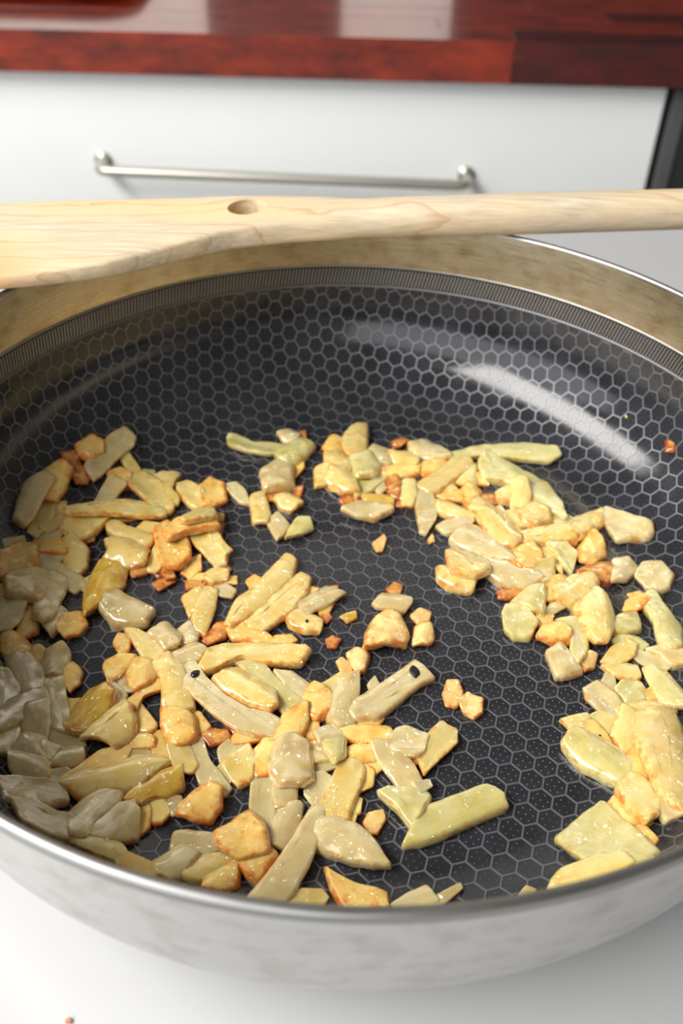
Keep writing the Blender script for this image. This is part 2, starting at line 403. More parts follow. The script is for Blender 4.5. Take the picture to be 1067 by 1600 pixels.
pchild(lathe('steel_collar', [(0.1465, ZB2 + 0.0001), (0.1470, 0.0600), (0.1478, 0.0670), (0.1483, 0.0722), (0.1485, ZRIM - 0.0012)], 220, M_STEEL_IN))
lip = []
for i in range(13):
    a = math.pi * (1 - i / 12); lip.append((0.1497 + 0.0012 * math.cos(a), ZRIM - 0.0012 + 0.0012 * math.sin(a)))
lip += [(0.1509, ZRIM - 0.0030), (0.1503, ZRIM - 0.0036)]
pchild(lathe('rim_lip', lip, 220, M_LIP))
T = 0.0030
outer = [(0.1503, ZRIM - 0.0036), (0.1498, 0.066), (0.1490, 0.0547), (0.1478, 0.046)]
for i in range(24, -1, -1):
    a = i / 24 * math.pi / 2 * 0.97
    if R0 + (RA + T) * math.sin(a) < 0.1477: outer.append((R0 + (RA + T) * math.sin(a), RC - (RC + 0.0045) * math.cos(a)))
outer += [(0.098, -0.0052), (0.096, -0.00595), (0.0, -0.00595)]
pchild(lathe('outer_wall', outer, 220, M_STEEL_OUT))
# slanted bars of the band
vs, fs = [], []
NB = 640
for k in range(NB):
    a0 = 2 * math.pi * k / NB; w = 2 * math.pi / NB * 0.52; sl = 0.010
    q = len(vs)
    for (t_, zz, rr) in ((0, ZB1 + 0.0009, 0.14465), (1, ZB2 - 0.0011, 0.14590)):
        for (da, inn) in ((0, 0.0005), (w * 0.2, 0.0), (w * 0.8, 0.0), (w, 0.0005)):
            a = a0 + da - sl * t_; vs.append(((rr + inn) * math.cos(a), (rr + inn) * math.sin(a), zz))
    for e in range(3): fs.append((q + e, q + e + 1, q + 5 + e, q + 4 + e))
    fs.append((q, q + 1, q + 2, q + 3)); fs.append((q + 4, q + 5, q + 6, q + 7))
hb = pchild(obj('hatched_band', vs, fs, M_BAND, smooth=False)); tag(hb, kind='stuff')

# ------------------------------------------------------------------ wooden spatula across the back rim
ZS = ZRIM + 0.0004
front = [(-0.235, 0.078), (-0.20, 0.0715), (-0.165, 0.071), (-0.129, 0.0745), (-0.118, 0.0770), (-0.105, 0.0808), (-0.0925, 0.0857), (-0.080, 0.0935), (-0.0645, 0.1035), (-0.050, 0.1120), (-0.0285, 0.1180), (-0.007, 0.1204), (0.0356, 0.1254), (0.0617, 0.1286), (0.133, 0.1385), (0.22, 0.150), (0.235, 0.1565)]
back = [(-0.235, 0.118), (-0.20, 0.131), (-0.165, 0.140), (-0.12, 0.1445), (-0.09, 0.1455), (-0.06, 0.1465), (-0.045, 0.1462), (-0.02, 0.1440), (0.0, 0.1423), (0.036, 0.1440), (0.09, 0.1500), (0.134, 0.1555), (0.22, 0.167), (0.235, 0.165)]
thick = [(-0.235, 0.0035), (-0.19, 0.005), (-0.13, 0.0065), (-0.07, 0.0085), (-0.03, 0.0115), (0.02, 0.0145), (0.06, 0.0155), (0.22, 0.0155), (0.235, 0.012)]
def itp(tab, x): return float(np.interp(x, [a for a, _ in tab], [b_ for _, b_ in tab]))
st = sorted(set(np.round(np.concatenate([np.linspace(-0.235, 0.235, 120), [-0.2345, -0.233, 0.2345, 0.233]]), 5)))
vs, fs = [], []; NC = 24
for xi, x in enumerate(st):
    f_, b_ = itp(front, x), itp(back, x); t_ = itp(thick, x)
    endf = min(1.0, 0.55 + 0.45 * min((x + 0.235), (0.235 - x)) / 0.004)
    cy, hw, hh = (f_ + b_) / 2, (b_ - f_) / 2 * endf, t_ / 2 * endf
    e = 2.3 + 5.0 * min(1, max(0, (0.0 - x) / 0.06))           # blade is a slab, handle an oval
    for k in range(NC):
        th = 2 * math.pi * (k + 0.5) / NC; c, s = math.cos(th), math.sin(th)
        ux = math.copysign(abs(c) ** (2 / e), c); uz = math.copysign(abs(s) ** (2 / e), s)
        vs.append((x, cy + hw * ux, ZS + t_ / 2 + hh * uz))
n_ = len(st)
for i in range(n_ - 1):
    for k in range(NC): fs.append((i * NC + k, i * NC + (k + 1) % NC, (i + 1) * NC + (k + 1) % NC, (i + 1) * NC + k))
fs.append(tuple(range(NC))[::-1]); fs.append(tuple((n_ - 1) * NC + k for k in range(NC)))
fs = [tuple(reversed(f)) for f in fs]
spat = obj('wooden_spatula', vs, fs, M_BEECH)
bm = bmesh.new(); bm.from_mesh(spat.data); bmesh.ops.recalc_face_normals(bm, faces=bm.faces); bm.to_mesh(spat.data); bm.free()
hc = pix_z(386, 328, ZS + 0.009)
bm = bmesh.new(); bmesh.ops.create_cone(bm, cap_ends=True, segments=40, radius1=0.0078, radius2=0.0078, depth=0.06)
cme = bpy.data.meshes.new('cut'); bm.to_mesh(cme); bm.free(); cut = bpy.data.objects.new('cut', cme); COL.objects.link(cut); cut.location = (hc[0], hc[1], hc[2])
md = spat.modifiers.new('hole', 'BOOLEAN'); md.object = cut; md.operation = 'DIFFERENCE'; md.solver = 'EXACT'
dg = bpy.context.evaluated_depsgraph_get(); dg.update()
nm = bpy.data.meshes.new_from_object(spat.evaluated_get(dg)); spat.modifiers.clear(); spat.data = nm; bpy.data.objects.remove(cut)
nm.polygons.foreach_set('use_smooth', [True] * len(nm.polygons))
try: nm.set_sharp_from_angle(angle=math.radians(50))
except Exception: pass
tag(spat, 'pale beech wooden spatula with a round hole, lying across the back rim', 'spatula')

# ------------------------------------------------------------------ onion pieces
# every piece: crop frame, colour key, outline in that frame, look.  Lower pieces come first.
CR = {'A': (0, 660, 3.811), 'B': (240, 650, 3.811), 'C': (470, 650, 3.811), 'D': (650, 670, 3.811), 'E': (787, 780, 3.811),
      'F': (0, 880, 3.811), 'G': (240, 860, 3.811), 'H': (470, 870, 3.557), 'I': (0, 1030, 4.446), 'J': (0, 1160, 3.811),
      'K': (160, 1000, 4.446), 'L': (340, 1020, 4.104), 'M': (220, 1180, 3.811), 'N': (460, 1080, 3.138), 'O': (827, 900, 4.446),
      'P': (787, 1080, 3.811), 'X': (0, 0, 1.0)}
ZONES = []
def zone(name, items): ZONES.append((name, items))
zone('at the left heap\'s far tip', [
 ('A','o','460,140 545,85 610,125 612,180 540,222 475,200','brownish rounded onion cube'),
 ('A','y','712,195 750,170 830,285 775,305','short narrow onion stick propped under the pale bar'),
 ('A','w','650,95 735,40 800,95 780,150 720,190 610,310 570,335 510,265','large pale onion bar slanting up to the right'),
 ('A','b','365,180 440,180 475,250 525,330 510,360 455,355 400,250','brown-edged curled onion piece'),
 ('A','o','250,300 370,240 425,290 390,400 340,470 260,450','dull golden onion slab leaning back'),
 ('A','w','150,360 260,310 310,350 250,460 200,560 150,615 85,570 110,480','broad greyish onion slab on the pan wall'),
 ('A','o','320,490 385,480 390,560 330,580','small golden onion block behind a stick'),
 ('A','y','285,455 325,480 310,560 220,680 170,640 230,520','upright onion stick in front of the greyish slab'),
])
zone('in the upper left heap', [
 ('A','o','650,300 720,285 770,310 770,370 690,400 660,350','golden-topped onion chunk'),
 ('A','w','660,330 740,370 640,500 570,490','pale onion strip sloping down to the left'),
 ('A','w','860,290 915,295 915,330 880,325','tiny pale onion chip above the glossy petal'),
 ('B','y','10,380 60,355 155,358 130,400 110,450 150,490 140,520 110,510 70,440','ragged yellow onion flake with a browned end'),
 ('A','y','760,330 860,310 960,380 1025,470 1000,530 920,515 850,440 770,370','large glossy onion petal with a bright highlight'),
 ('A','y','250,600 370,550 425,530 430,590 300,650 250,640','flat yellowish onion strip beside the long thin strip'),
 ('A','w','215,700 300,650 370,655 330,695 230,715','thin greyish onion sliver under the flat strip'),
 ('A','o','470,690 560,655 550,700 500,715','small golden wedge below the glossy curved chunk'),
 ('A','o','680,560 780,555 800,575 700,595','reddish onion sliver under the long thin strip'),
 ('A','y','380,630 450,540 620,530 640,580 560,660 460,705','glossy curved onion chunk with golden rim'),
 ('A','y','430,510 600,490 760,485 880,505 975,530 950,560 800,565 620,545 440,540','long thin curved onion strip'),
 ('A','y','810,640 870,600 950,610 940,650 850,660','small yellow onion block'),
 ('A','y','645,625 690,600 760,640 900,680 860,750 720,700 660,660','split yellow onion wedge'),
 ('A','y','640,730 760,700 860,760 850,850 740,870 620,820 660,780','faceted pale yellow onion chunk'),
 ('A','w','280,790 390,760 385,820 350,835','small grey onion wedge'),
 ('A','o','220,730 350,700 390,740 380,770 230,765','flat tan onion slice'),
 ('A','y','385,710 450,690 515,760 510,850 480,895 400,860','bell-shaped onion chunk with a bright streak'),
 ('B','b','0,920 60,890 90,930 30,960','dark brown fried crumb beside golden chunk'),
 ('B','b','10,1000 90,960 110,990 40,1030','dark brown fried crumb on the hexagons'),
 ('B','b','60,940 110,925 120,960 80,970','tiny dark brown fried crumb'),
 ('A','b','775,870 850,840 890,860 870,895 800,915','browned onion nub at the lower edge'),
 ('A','y','890,830 930,740 980,720 980,820 930,890 890,880','slim glossy onion piece beside the golden chunk'),
 ('B','y','120,850 190,870 180,910 100,915','stubby yellow onion block'),
 ('B','o','20,690 90,650 170,700 200,780 200,840 150,880 60,870 40,800','big glossy golden onion chunk'),
 ('B','y','215,690 340,665 380,720 430,800 420,870 375,895 320,830 260,770','big wedge-shaped onion petal pointing down'),
 ('B','o','70,680 160,630 340,625 365,655 220,680 110,720','amber onion strip arching over the golden chunk'),
 ('B','y','165,625 250,580 335,555 360,600 240,630 200,635','pale triangular onion slice'),
 ('B','o','355,590 410,590 405,620 365,625','small golden onion cube at the slice tip'),
 ('B','b','370,630 405,640 400,710 375,680','brown sliver hanging beside the wedge petal'),
 ('B','y','410,780 425,770 455,800 430,815','tiny yellow onion chip beside the wedge petal'),
])
zone('between the upper left heap and the centre', [
 ('B','y','145,410 200,400 280,450 310,510 260,550 210,520 160,470','glossy oval onion piece with a dark speck'),
 ('B','o','290,430 340,385 410,410 420,500 380,515 310,525','golden curled onion piece with browned base'),
 ('B','w','425,415 490,405 540,450 565,520 510,510 450,445','small pale onion petal lying alone'),
 ('B','o','180,930 230,860 270,840 270,920 220,960','golden ragged onion bit'),
 ('B','o','215,960 290,950 300,980 230,995','small tan onion nub'),
 ('B','b','200,990 300,1000 290,1025 210,1030','flat browned onion crumb'),
 ('B','b','300,990 360,990 350,1020 300,1015','small brown onion crumb'),
 ('B','b','375,905 430,895 455,915 430,935','brown onion crumb behind the pale cube'),
 ('B','y','310,960 370,910 435,940 430,980 350,995','pale glossy onion cube'),
 ('B','o','415,970 485,965 485,995 430,990','narrow tan onion stub'),
 ('B','w','370,1000 430,1010 480,1040 460,1075 400,1065','glossy white onion bit with a highlight'),
])
zone('in the small back cluster left of centre', [
 ('B','g','450,115 500,120 590,165 680,165 760,180 755,225 640,225 540,205 455,170','long knobbly greenish onion strip'),
 ('B','w','740,110 820,90 870,115 850,160 780,150','small grey-white onion flake at the back'),
 ('B','b','870,105 905,95 910,160 930,180 870,165','browned onion tip'),
 ('B','w','640,350 720,300 820,320 830,420 660,445','blocky pale onion chunk'),
 ('B','o','820,310 885,270 890,310 840,370','slim golden onion wedge'),
 ('B','g','735,230 790,180 870,160 950,185 900,240 820,300 750,270','glossy green-white onion petal'),
 ('B','b','840,430 885,425 870,480 845,470','small brown onion crumb'),
 ('B','b','665,480 740,465 735,495 690,505','flat brown onion crumb'),
 ('B','y','725,500 780,470 860,490 880,530 820,565 760,545','rounded yellow onion chunk with a golden top'),
 ('B','y','580,485 655,470 690,600 670,640 600,630','upright rectangular yellow onion slab'),
 ('B','w','685,640 740,585 800,650 770,710 735,740','pale kite-shaped onion piece'),
 ('B','g','790,730 845,620 920,620 940,670 880,710','thin glassy translucent onion flake'),
])
zone('in the back right heap', [
 ('C','b','545,155 600,145 640,155 590,185 555,200','small browned crumb lying behind the heap'),
 ('C','o','140,190 190,130 240,150 240,220 170,220','golden rounded onion chunk at the left end'),
 ('C','y','245,150 310,90 390,70 385,220 340,240 280,230','tall standing onion piece with a browned corner'),
 ('C','y','90,320 150,300 190,330 170,410 95,420','small square onion cube at the left edge'),
 ('C','y','150,245 240,230 300,300 280,340 170,310','pale yellow onion block under the tall piece'),
 ('C','w','430,420 500,400 510,430 470,460','little pale onion nub under the crescent'),
 ('C','y','170,330 280,330 310,380 330,460 250,450 165,400','broad yellow onion chunk'),
 ('C','g','290,260 400,240 470,300 430,360 330,370','glossy wrinkled greenish onion piece'),
 ('C','g','320,400 420,390 490,330 505,370 420,440 340,470','greenish crescent-shaped onion slice'),
 ('C','w','410,220 440,190 540,230 530,290 460,290','pale wedge-shaped onion piece'),
 ('C','y','530,225 620,230 690,260 680,300 560,290','glistening yellow onion strip at the back'),
 ('C','o','500,320 600,290 700,290 690,340 560,370 500,350','golden flat onion piece'),
 ('C','w','650,190 720,160 800,180 880,250 780,260 690,240','arched grey-white onion petal with highlights'),
 ('C','o','700,300 780,270 860,260 840,320 740,350','golden onion piece beneath the arched petal'),
 ('C','y','590,410 680,400 690,480 660,540 610,530','yellow onion chunk under the long bar'),
 ('C','b','510,380 570,370 600,420 580,490 530,470','deep brown caramelised onion bit'),
 ('C','s','380,485 460,475 540,490 530,530 450,525 385,505','amber translucent onion strip'),
 ('C','b','560,490 610,500 600,540 570,530','small orange-brown crumb beside the amber strip'),
 ('C','b','245,505 310,475 335,500 280,540','orange-brown crumb at the tip of the white petal'),
 ('C','w','260,575 370,510 530,555 530,575 440,615 340,605','white boat-shaped onion petal in front'),
 ('D','y','330,240 350,230 355,340 300,350 250,310','yellow onion wedge behind the long bar'),
 ('D','o','150,370 210,330 240,370 180,390','small golden onion piece in the gap'),
 ('D','y','20,340 200,210 290,180 325,225 110,385','long straight yellow onion bar'),
 ('D','w','0,390 70,360 110,480 100,540 60,610 30,600 10,480','white onion strip hanging down with glittering oil'),
])
zone('in the heap on the right', [
 ('D','g','215,160 400,110 600,95 800,120 820,165 760,195 600,175 400,165 250,190','very long curved onion strip with a golden tip'),
 ('D','g','400,220 430,170 500,200 650,270 770,340 840,450 850,515 760,480 650,400 540,320 420,300','largest greenish onion petal, behind the others'),
 ('D','o','355,280 400,260 420,330 370,330','golden onion nub beside the large petal'),
 ('D','b','380,400 450,400 470,450 420,470','dark browned onion bit in a hollow'),
 ('D','w','450,480 500,470 525,510 490,520','tiny pale onion nub in a hollow'),
 ('D','y','480,390 570,360 575,450 490,440','wrinkled yellow onion cube'),
 ('D','y','575,310 660,310 680,400 660,470 580,480','upright pale yellow onion block'),
 ('D','o','130,410 260,370 280,430 180,430','flat golden onion slice'),
 ('D','y','130,450 250,460 330,540 250,540 140,500','pinkish yellow onion strip'),
 ('D','w','130,590 220,545 330,560 270,620 180,625','pale leaf-shaped onion piece'),
 ('D','y','600,500 700,460 780,510 790,560 700,590 650,570','broad yellow onion chunk'),
 ('D','y','530,520 600,500 660,580 600,600 540,550','narrow yellow onion strip between two bars'),
 ('D','w','800,540 900,520 940,550 850,580','pale onion slice under the crossing bars'),
 ('D','w','230,670 340,585 420,630 480,720 560,760 560,800 420,770 270,710','large white triangular onion petal'),
 ('D','b','270,735 330,720 340,745 290,750','brown crumb under the white triangle'),
 ('D','o','270,375 310,340 380,380 370,450 300,450','golden knob at the top of the long bar'),
 ('D','y','320,480 380,450 500,520 620,610 600,680 570,710 460,680 400,580','long golden onion bar slanting down right'),
 ('D','y','135,850 230,840 340,880 320,965 200,940 140,900','brick-shaped onion piece on the pan floor'),
 ('D','y','190,760 230,745 410,790 420,850 350,875 210,840','brick-shaped onion piece resting on another'),
 ('D','o','710,710 790,720 850,790 860,850 800,800','golden onion slice in shadow'),
 ('E','o','430,190 480,170 530,200 430,250','small golden onion piece at the end of a bar'),
 ('E','y','400,130 430,120 580,80 580,140 470,200 400,190','onion bar end pointing up right'),
 ('D','y','600,640 760,590 940,575 930,670 760,690 610,690','smooth pale yellow onion bar lying level'),
 ('D','o','570,730 690,700 740,770 720,840 620,840 575,800','rounded golden onion chunk'),
 ('D','y','700,850 720,800 810,790 815,900 750,915','square pale onion block'),
 ('D','w','410,790 480,790 600,860 710,860 730,900 640,945 520,920 420,860','whitish crescent onion strip'),
 ('D','g','790,690 880,685 940,750 920,850 880,810','green-white tapering onion petal'),
 ('D','b','500,975 540,950 640,960 740,925 750,950 640,985 560,1010 510,1005','browned glistening onion strip'),
 ('E','w','590,90 620,65 700,95 860,145 870,200 840,220 680,235 640,190','ribbed white onion chunk at the heap\'s right tip'),
 ('E','o','440,310 520,210 570,250 600,330 520,390 470,370','translucent golden onion dome'),
 ('E','b','450,450 520,400 640,390 670,450 620,490 540,490','browned lumpy onion mass'),
 ('E','w','660,370 730,370 790,420 720,480 650,485','small glossy white petal'),
 ('E','w','800,470 840,395 930,385 995,460 970,520 910,545 860,520','six-sided pale chunk lying apart on the right'),
 ('E','o','230,500 320,470 370,490 310,540 300,600 250,600','golden onion piece above the pale green chunks'),
 ('E','y','300,530 400,480 510,460 545,510 500,580 400,630 330,600','plump yellow onion piece with smooth top'),
 ('E','w','230,690 310,600 355,640 290,680','slim pale wedge pointing left'),
 ('E','g','60,610 160,550 235,545 235,640 220,690 150,660','pale green onion wedge'),
 ('E','g','5,690 25,640 130,670 180,740 140,820 60,810 15,770','pale green faceted onion chunk in front'),
 ('E','o','170,710 220,700 280,700 270,740 185,745','small golden bit beside the faceted chunk'),
])
zone('at the right edge of the pan', [
 ('E','o','750,570 800,560 820,575 770,595','small white-gold chip at the back'),
 ('E','g','320,730 420,730 490,790 495,900 440,980 390,930 400,850','curved greenish onion slice'),
 ('E','y','430,640 540,550 600,600 640,690 635,790 600,860 540,860 440,730','big plump glossy onion chunk'),
 ('E','o','205,830 250,745 330,740 395,800 380,845 280,850','golden half-dome of onion'),
 ('E','w','255,930 340,875 460,1030 350,1067 310,1060','white flat rectangular onion cube'),
 ('E','t','450,960 500,915 545,935 530,1000 480,1020','tan garlic nub'),
 ('E','g','640,730 700,700 790,690 805,780 720,800 650,800','greenish rectangular onion slab'),
 ('E','g','650,850 720,820 800,830 850,880 800,910','pale green slice under the yellow dome'),
 ('E','y','640,810 690,780 720,800 680,830','tiny ring-shaped onion bit'),
 ('E','y','590,1000 690,985 780,1000 800,1067 720,1067 650,1040','yellow onion block below the dome'),
 ('E','y','590,970 650,890 740,840 785,870 760,930 680,990','smooth yellow mushroom-shaped onion dome'),
 ('E','w','860,910 960,880 1090,890 1090,980 1000,990','grey-white onion slab touching the right wall'),
 ('E','g','810,620 890,570 950,650 1065,770 1050,890 980,900 920,850 890,740','long thick greenish onion bar'),
 ('E','o','720,660 740,610 830,570 870,590 800,650','golden knob at the top of the thick bar'),
 ('E','w','770,900 830,910 900,940 970,930 1000,980 950,1020 850,990 790,950','curved whitish onion strip'),
 ('O','g','800,670 850,655 950,680 1000,740 1100,850 1100,920 930,890 880,820','broad pale green onion slab'),
 ('O','w','510,740 540,680 580,690 590,760 570,800','narrow grey onion sliver'),
 ('O','g','610,790 660,740 760,740 800,800 790,860 680,890','rounded green-white onion chunk'),
 ('O','o','790,820 840,790 880,840 870,870 800,850','small golden bit beside the rounded chunk'),
 ('O','w','390,780 470,745 560,810 650,910 600,980 480,930 410,860','translucent blue-white onion slab'),
])
zone('in the shiny heap at the lower right', [
 ('P','y','520,170 600,120 660,150 640,250 580,230','yellow onion wedge in the middle'),
 ('P','y','355,175 480,155 500,185 440,250 410,240','pointed pale onion tip at the left'),
 ('P','o','490,190 540,190 600,260 640,330 560,320 480,250','golden onion strip with a dark speck'),
 ('P','g','370,330 420,260 480,270 620,330 740,400 730,540 640,530 470,440','large pale green glossy onion slab'),
 ('P','o','740,400 800,330 860,470 880,560 820,530 740,500','golden onion piece in the gap'),
 ('P','w','920,700 960,650 1060,720 1050,740 965,765','shiny white onion end'),
 ('P','y','690,130 780,70 900,75 1000,130 990,170 800,170','rounded yellow onion top'),
 ('P','y','650,260 700,110 780,150 780,290 740,385 690,340','glossy onion petal with a white glare'),
 ('P','y','790,180 860,150 1000,150 1060,280 1080,700 960,650 910,600 840,420 780,300','biggest shiny yellow onion slab with long glare'),
 ('P','o','780,830 830,810 900,880 880,905 800,870','small tan oval onion bit'),
 ('P','o','630,700 680,640 740,680 860,770 830,800 720,790','browned knobbly onion piece'),
 ('P','y','685,600 750,520 830,540 920,640 900,730 840,770 740,690','glossy square onion chunk'),
 ('P','g','710,1010 840,985 880,1000 800,1060','thin greenish sliver under the fan'),
 ('P','g','345,890 480,770 600,705 730,810 895,945 850,990 700,1010 520,1005 430,950','fan-shaped pale green onion leaf with veins'),
 ('P','y','300,1180 360,1080 560,1000 700,985 760,1030 650,1100 450,1170','yellow onion bar against the front rim'),
 ('P','w','95,1225 140,1180 180,1190 160,1225','tiny pale sliver against the front rim'),
])
zone('in the shaded heap along the left wall', [
 ('A','w','30,710 130,690 140,730 40,745','small grey onion sliver'),
 ('A','o','0,790 120,730 210,740 200,880 60,920 0,910','tan onion slab with a golden face'),
 ('F','o','0,150 60,120 230,120 200,200 150,215 0,205','brownish onion slab partly covered'),
 ('A','w','45,920 150,890 270,890 290,930 230,1050 60,1000','wide grey-brown onion slab'),
 ('A','w','215,780 270,790 400,880 470,920 490,970 440,1000 370,970 220,850','long smooth onion bar pointing down right'),
 ('A','y','480,960 540,925 545,980 500,1000','small yellow onion nub by the amber skin'),
 ('F','w','0,210 150,140 150,230 120,330 60,400 0,400','large flat pale brown onion slab'),
 ('F','o','110,420 170,240 210,270 215,400 150,440','upright triangular onion piece'),
 ('F','w','255,310 330,260 395,300 370,370 310,425 265,365','rounded onion chunk below the tall bar'),
 ('F','w','245,120 290,75 380,110 370,180 320,290 265,330 210,290','tall onion bar with moist speckles'),
 ('F','o','355,380 390,310 480,305 505,370 470,410 400,430','golden rounded onion nub'),
 ('F','o','20,450 70,430 130,450 180,510 150,540 60,570 25,520','tan onion lump'),
 ('F','w','0,640 50,650 105,750 80,800 0,860','pale square slab at the picture edge'),
 ('F','w','55,580 150,540 220,620 250,700 230,770 130,770 80,680','big smooth onion cube'),
 ('F','o','180,530 230,505 290,540 290,600 210,605','small glossy onion chunk'),
 ('F','w','280,530 370,500 405,540 400,620 370,660 290,665 260,620','rounded cube with moist highlights'),
 ('F','o','370,660 430,610 475,650 460,720 420,760 380,700','golden-brown onion wedge'),
 ('F','w','0,880 60,830 240,780 270,850 140,940 20,1010 0,1010','flat slanting onion slab'),
 ('F','o','385,820 480,820 470,870 400,910','small brown-gold onion block'),
 ('F','w','235,740 320,690 370,700 385,830 400,900 400,1000 290,960 270,830','tall onion slab with a wet top'),
 ('I','w','0,530 150,450 160,560 80,650 0,640','dull grey onion slab'),
 ('F','w','150,860 270,830 275,950 250,1067 140,1067 140,950','upright onion slab with droplets'),
 ('I','w','160,560 300,560 330,740 250,760 90,650','hazy onion slab low on the wall'),
 ('I','w','80,660 290,700 330,780 280,850 140,830 90,760','hazy wide onion slab'),
 ('I','w','300,580 400,620 340,690 300,660','small dull onion wedge'),
 ('I','w','340,740 420,630 560,640 560,740 440,760','dull onion slab with a thin highlight'),
 ('I','w','320,480 380,490 560,540 570,600 430,600 340,550','flat moist onion strip'),
 ('J','w','0,220 120,230 350,260 380,350 250,360 60,340','wide grey onion slab near the rim'),
 ('J','w','270,190 380,170 480,220 400,260 320,250','greyish onion slice'),
 ('J','w','90,350 200,360 330,430 400,450 440,580 300,540 150,460','dull onion slab under the front rim'),
])
zone('in the big front left heap', [
 ('F','o','685,480 710,430 770,450 760,530 720,545','small golden nub standing alone'),
 ('F','s','510,210 560,60 600,10 740,45 720,130 650,210 520,300','amber-yellow onion skin piece'),
 ('F','w','590,245 690,185 800,240 900,285 860,360 800,365 690,355','white jagged onion slab'),
 ('F','y','760,405 820,410 900,450 985,540 930,610 870,570','pale pointed onion petal'),
 ('F','o','980,520 1040,495 1067,530 1010,560','small golden bit under the glossy cube'),
 ('F','w','890,430 990,375 1067,430 1050,490 980,510','glossy white cube with a sharp highlight'),
 ('K','o','30,200 40,150 120,115 210,125 220,170 150,230 60,290','onion arch with a browned upper edge'),
 ('K','o','180,230 240,160 350,175 365,250 330,300 240,350 190,290','golden onion chunk with brown corner'),
 ('K','w','90,280 150,230 210,310 230,350 160,350','small white wedge'),
 ('F','g','630,740 670,720 745,790 720,850 660,880','pale green onion wedge behind the ribbed piece'),
 ('F','s','400,940 540,780 640,750 680,800 660,880 600,960 560,1010 450,1010','ribbed shiny amber onion piece'),
 ('K','o','160,460 250,450 290,500 360,590 330,640 230,630 200,540','rounded golden onion chunk'),
 ('I','y','720,430 860,310 920,420 930,530 820,610 700,560 590,540','broad smooth yellow onion slab'),
 ('K','o','160,450 290,340 420,260 430,330 290,390 250,460','golden arched strip over a dark gap'),
 ('K','o','350,650 440,660 470,820 390,840 360,760','golden slab deep between pieces'),
 ('K','o','590,510 670,520 730,600 690,660 640,620','golden-brown onion piece beside the long pale strip'),
 ('K','b','700,670 760,630 850,640 880,690 760,720','reddish-brown fried crumb'),
 ('K','b','850,570 950,580 990,630 920,640','orange-brown crumb under the pale strip'),
 ('K','w','490,130 620,25 720,90 670,150 560,180','white onion cube with a star-like highlight'),
 ('K','y','360,190 470,130 550,190 600,330 620,460 560,510 430,480 430,300','large smooth yellow slab'),
 ('K','w','640,690 690,680 740,850 860,1010 840,1060 760,1067 700,1000 640,830','long greyish strip running downwards'),
 ('K','o','430,510 560,510 640,560 640,680 560,740 470,740 430,600','glossy ribbed golden chunk'),
 ('K','y','470,750 610,750 650,880 620,920 530,905 490,840','pale yellow block with a lower highlight'),
 ('K','o','210,710 290,650 350,690 350,740 240,750','glossy golden nub'),
 ('K','w','190,790 280,770 350,790 220,850','small glittering white bit'),
 ('I','o','430,830 560,760 700,660 830,620 920,600 840,720 720,790 560,850','browned ribbon with reddish specks'),
 ('J','w','420,430 520,350 640,300 720,320 690,400 560,500 520,570 430,560','leaf-shaped grey onion piece'),
 ('J','o','890,340 970,340 1000,420 960,470 900,470','tan chunk under the curved skin'),
 ('J','o','800,400 860,350 890,400 880,500 820,550','golden vertical slice beside the grey dome'),
 ('J','w','530,570 580,490 700,400 780,385 800,440 800,560 700,590 600,580','grey dome-shaped onion piece'),
 ('J','y','370,240 480,200 680,170 800,110 930,110 970,150 900,200 780,290 640,290 520,330 450,290','very large flat onion petal with an orange speck'),
 ('J','s','770,340 830,260 950,190 1067,160 1067,270 990,320 900,330 860,360','curved amber-green onion skin'),
 ('J','y','440,610 530,580 690,600 740,680 720,720 560,660','dull yellow onion bar beside the front rim'),
 ('J','o','690,650 760,670 900,730 945,790 850,790 720,720','brownish onion strip beside the front rim'),
 ('M','w','150,270 230,260 240,340 190,350','dark greyish onion nub'),
 ('M','o','240,350 260,290 380,200 420,185 470,220 460,310 410,380 320,380','golden cube with a small white highlight'),
 ('M','w','200,560 220,480 290,465 460,490 440,570 330,600','flat grey onion block near the front rim'),
 ('M','w','85,640 230,570 320,610 240,720 180,740 110,710','smooth grey wedge near the front rim'),
 ('M','o','400,740 480,690 570,650 560,770 470,800 390,790','brownish slab touching the front rim'),
 ('M','y','240,700 330,640 440,580 560,620 480,690 390,740 280,735','wet crescent onion piece near the front rim'),
 ('M','o','570,600 740,570 795,620 700,740 640,720','golden wedge pointing to the front rim'),
 ('M','o','475,480 650,340 720,440 740,500 750,570 600,610 490,560','big golden folded onion piece'),
])
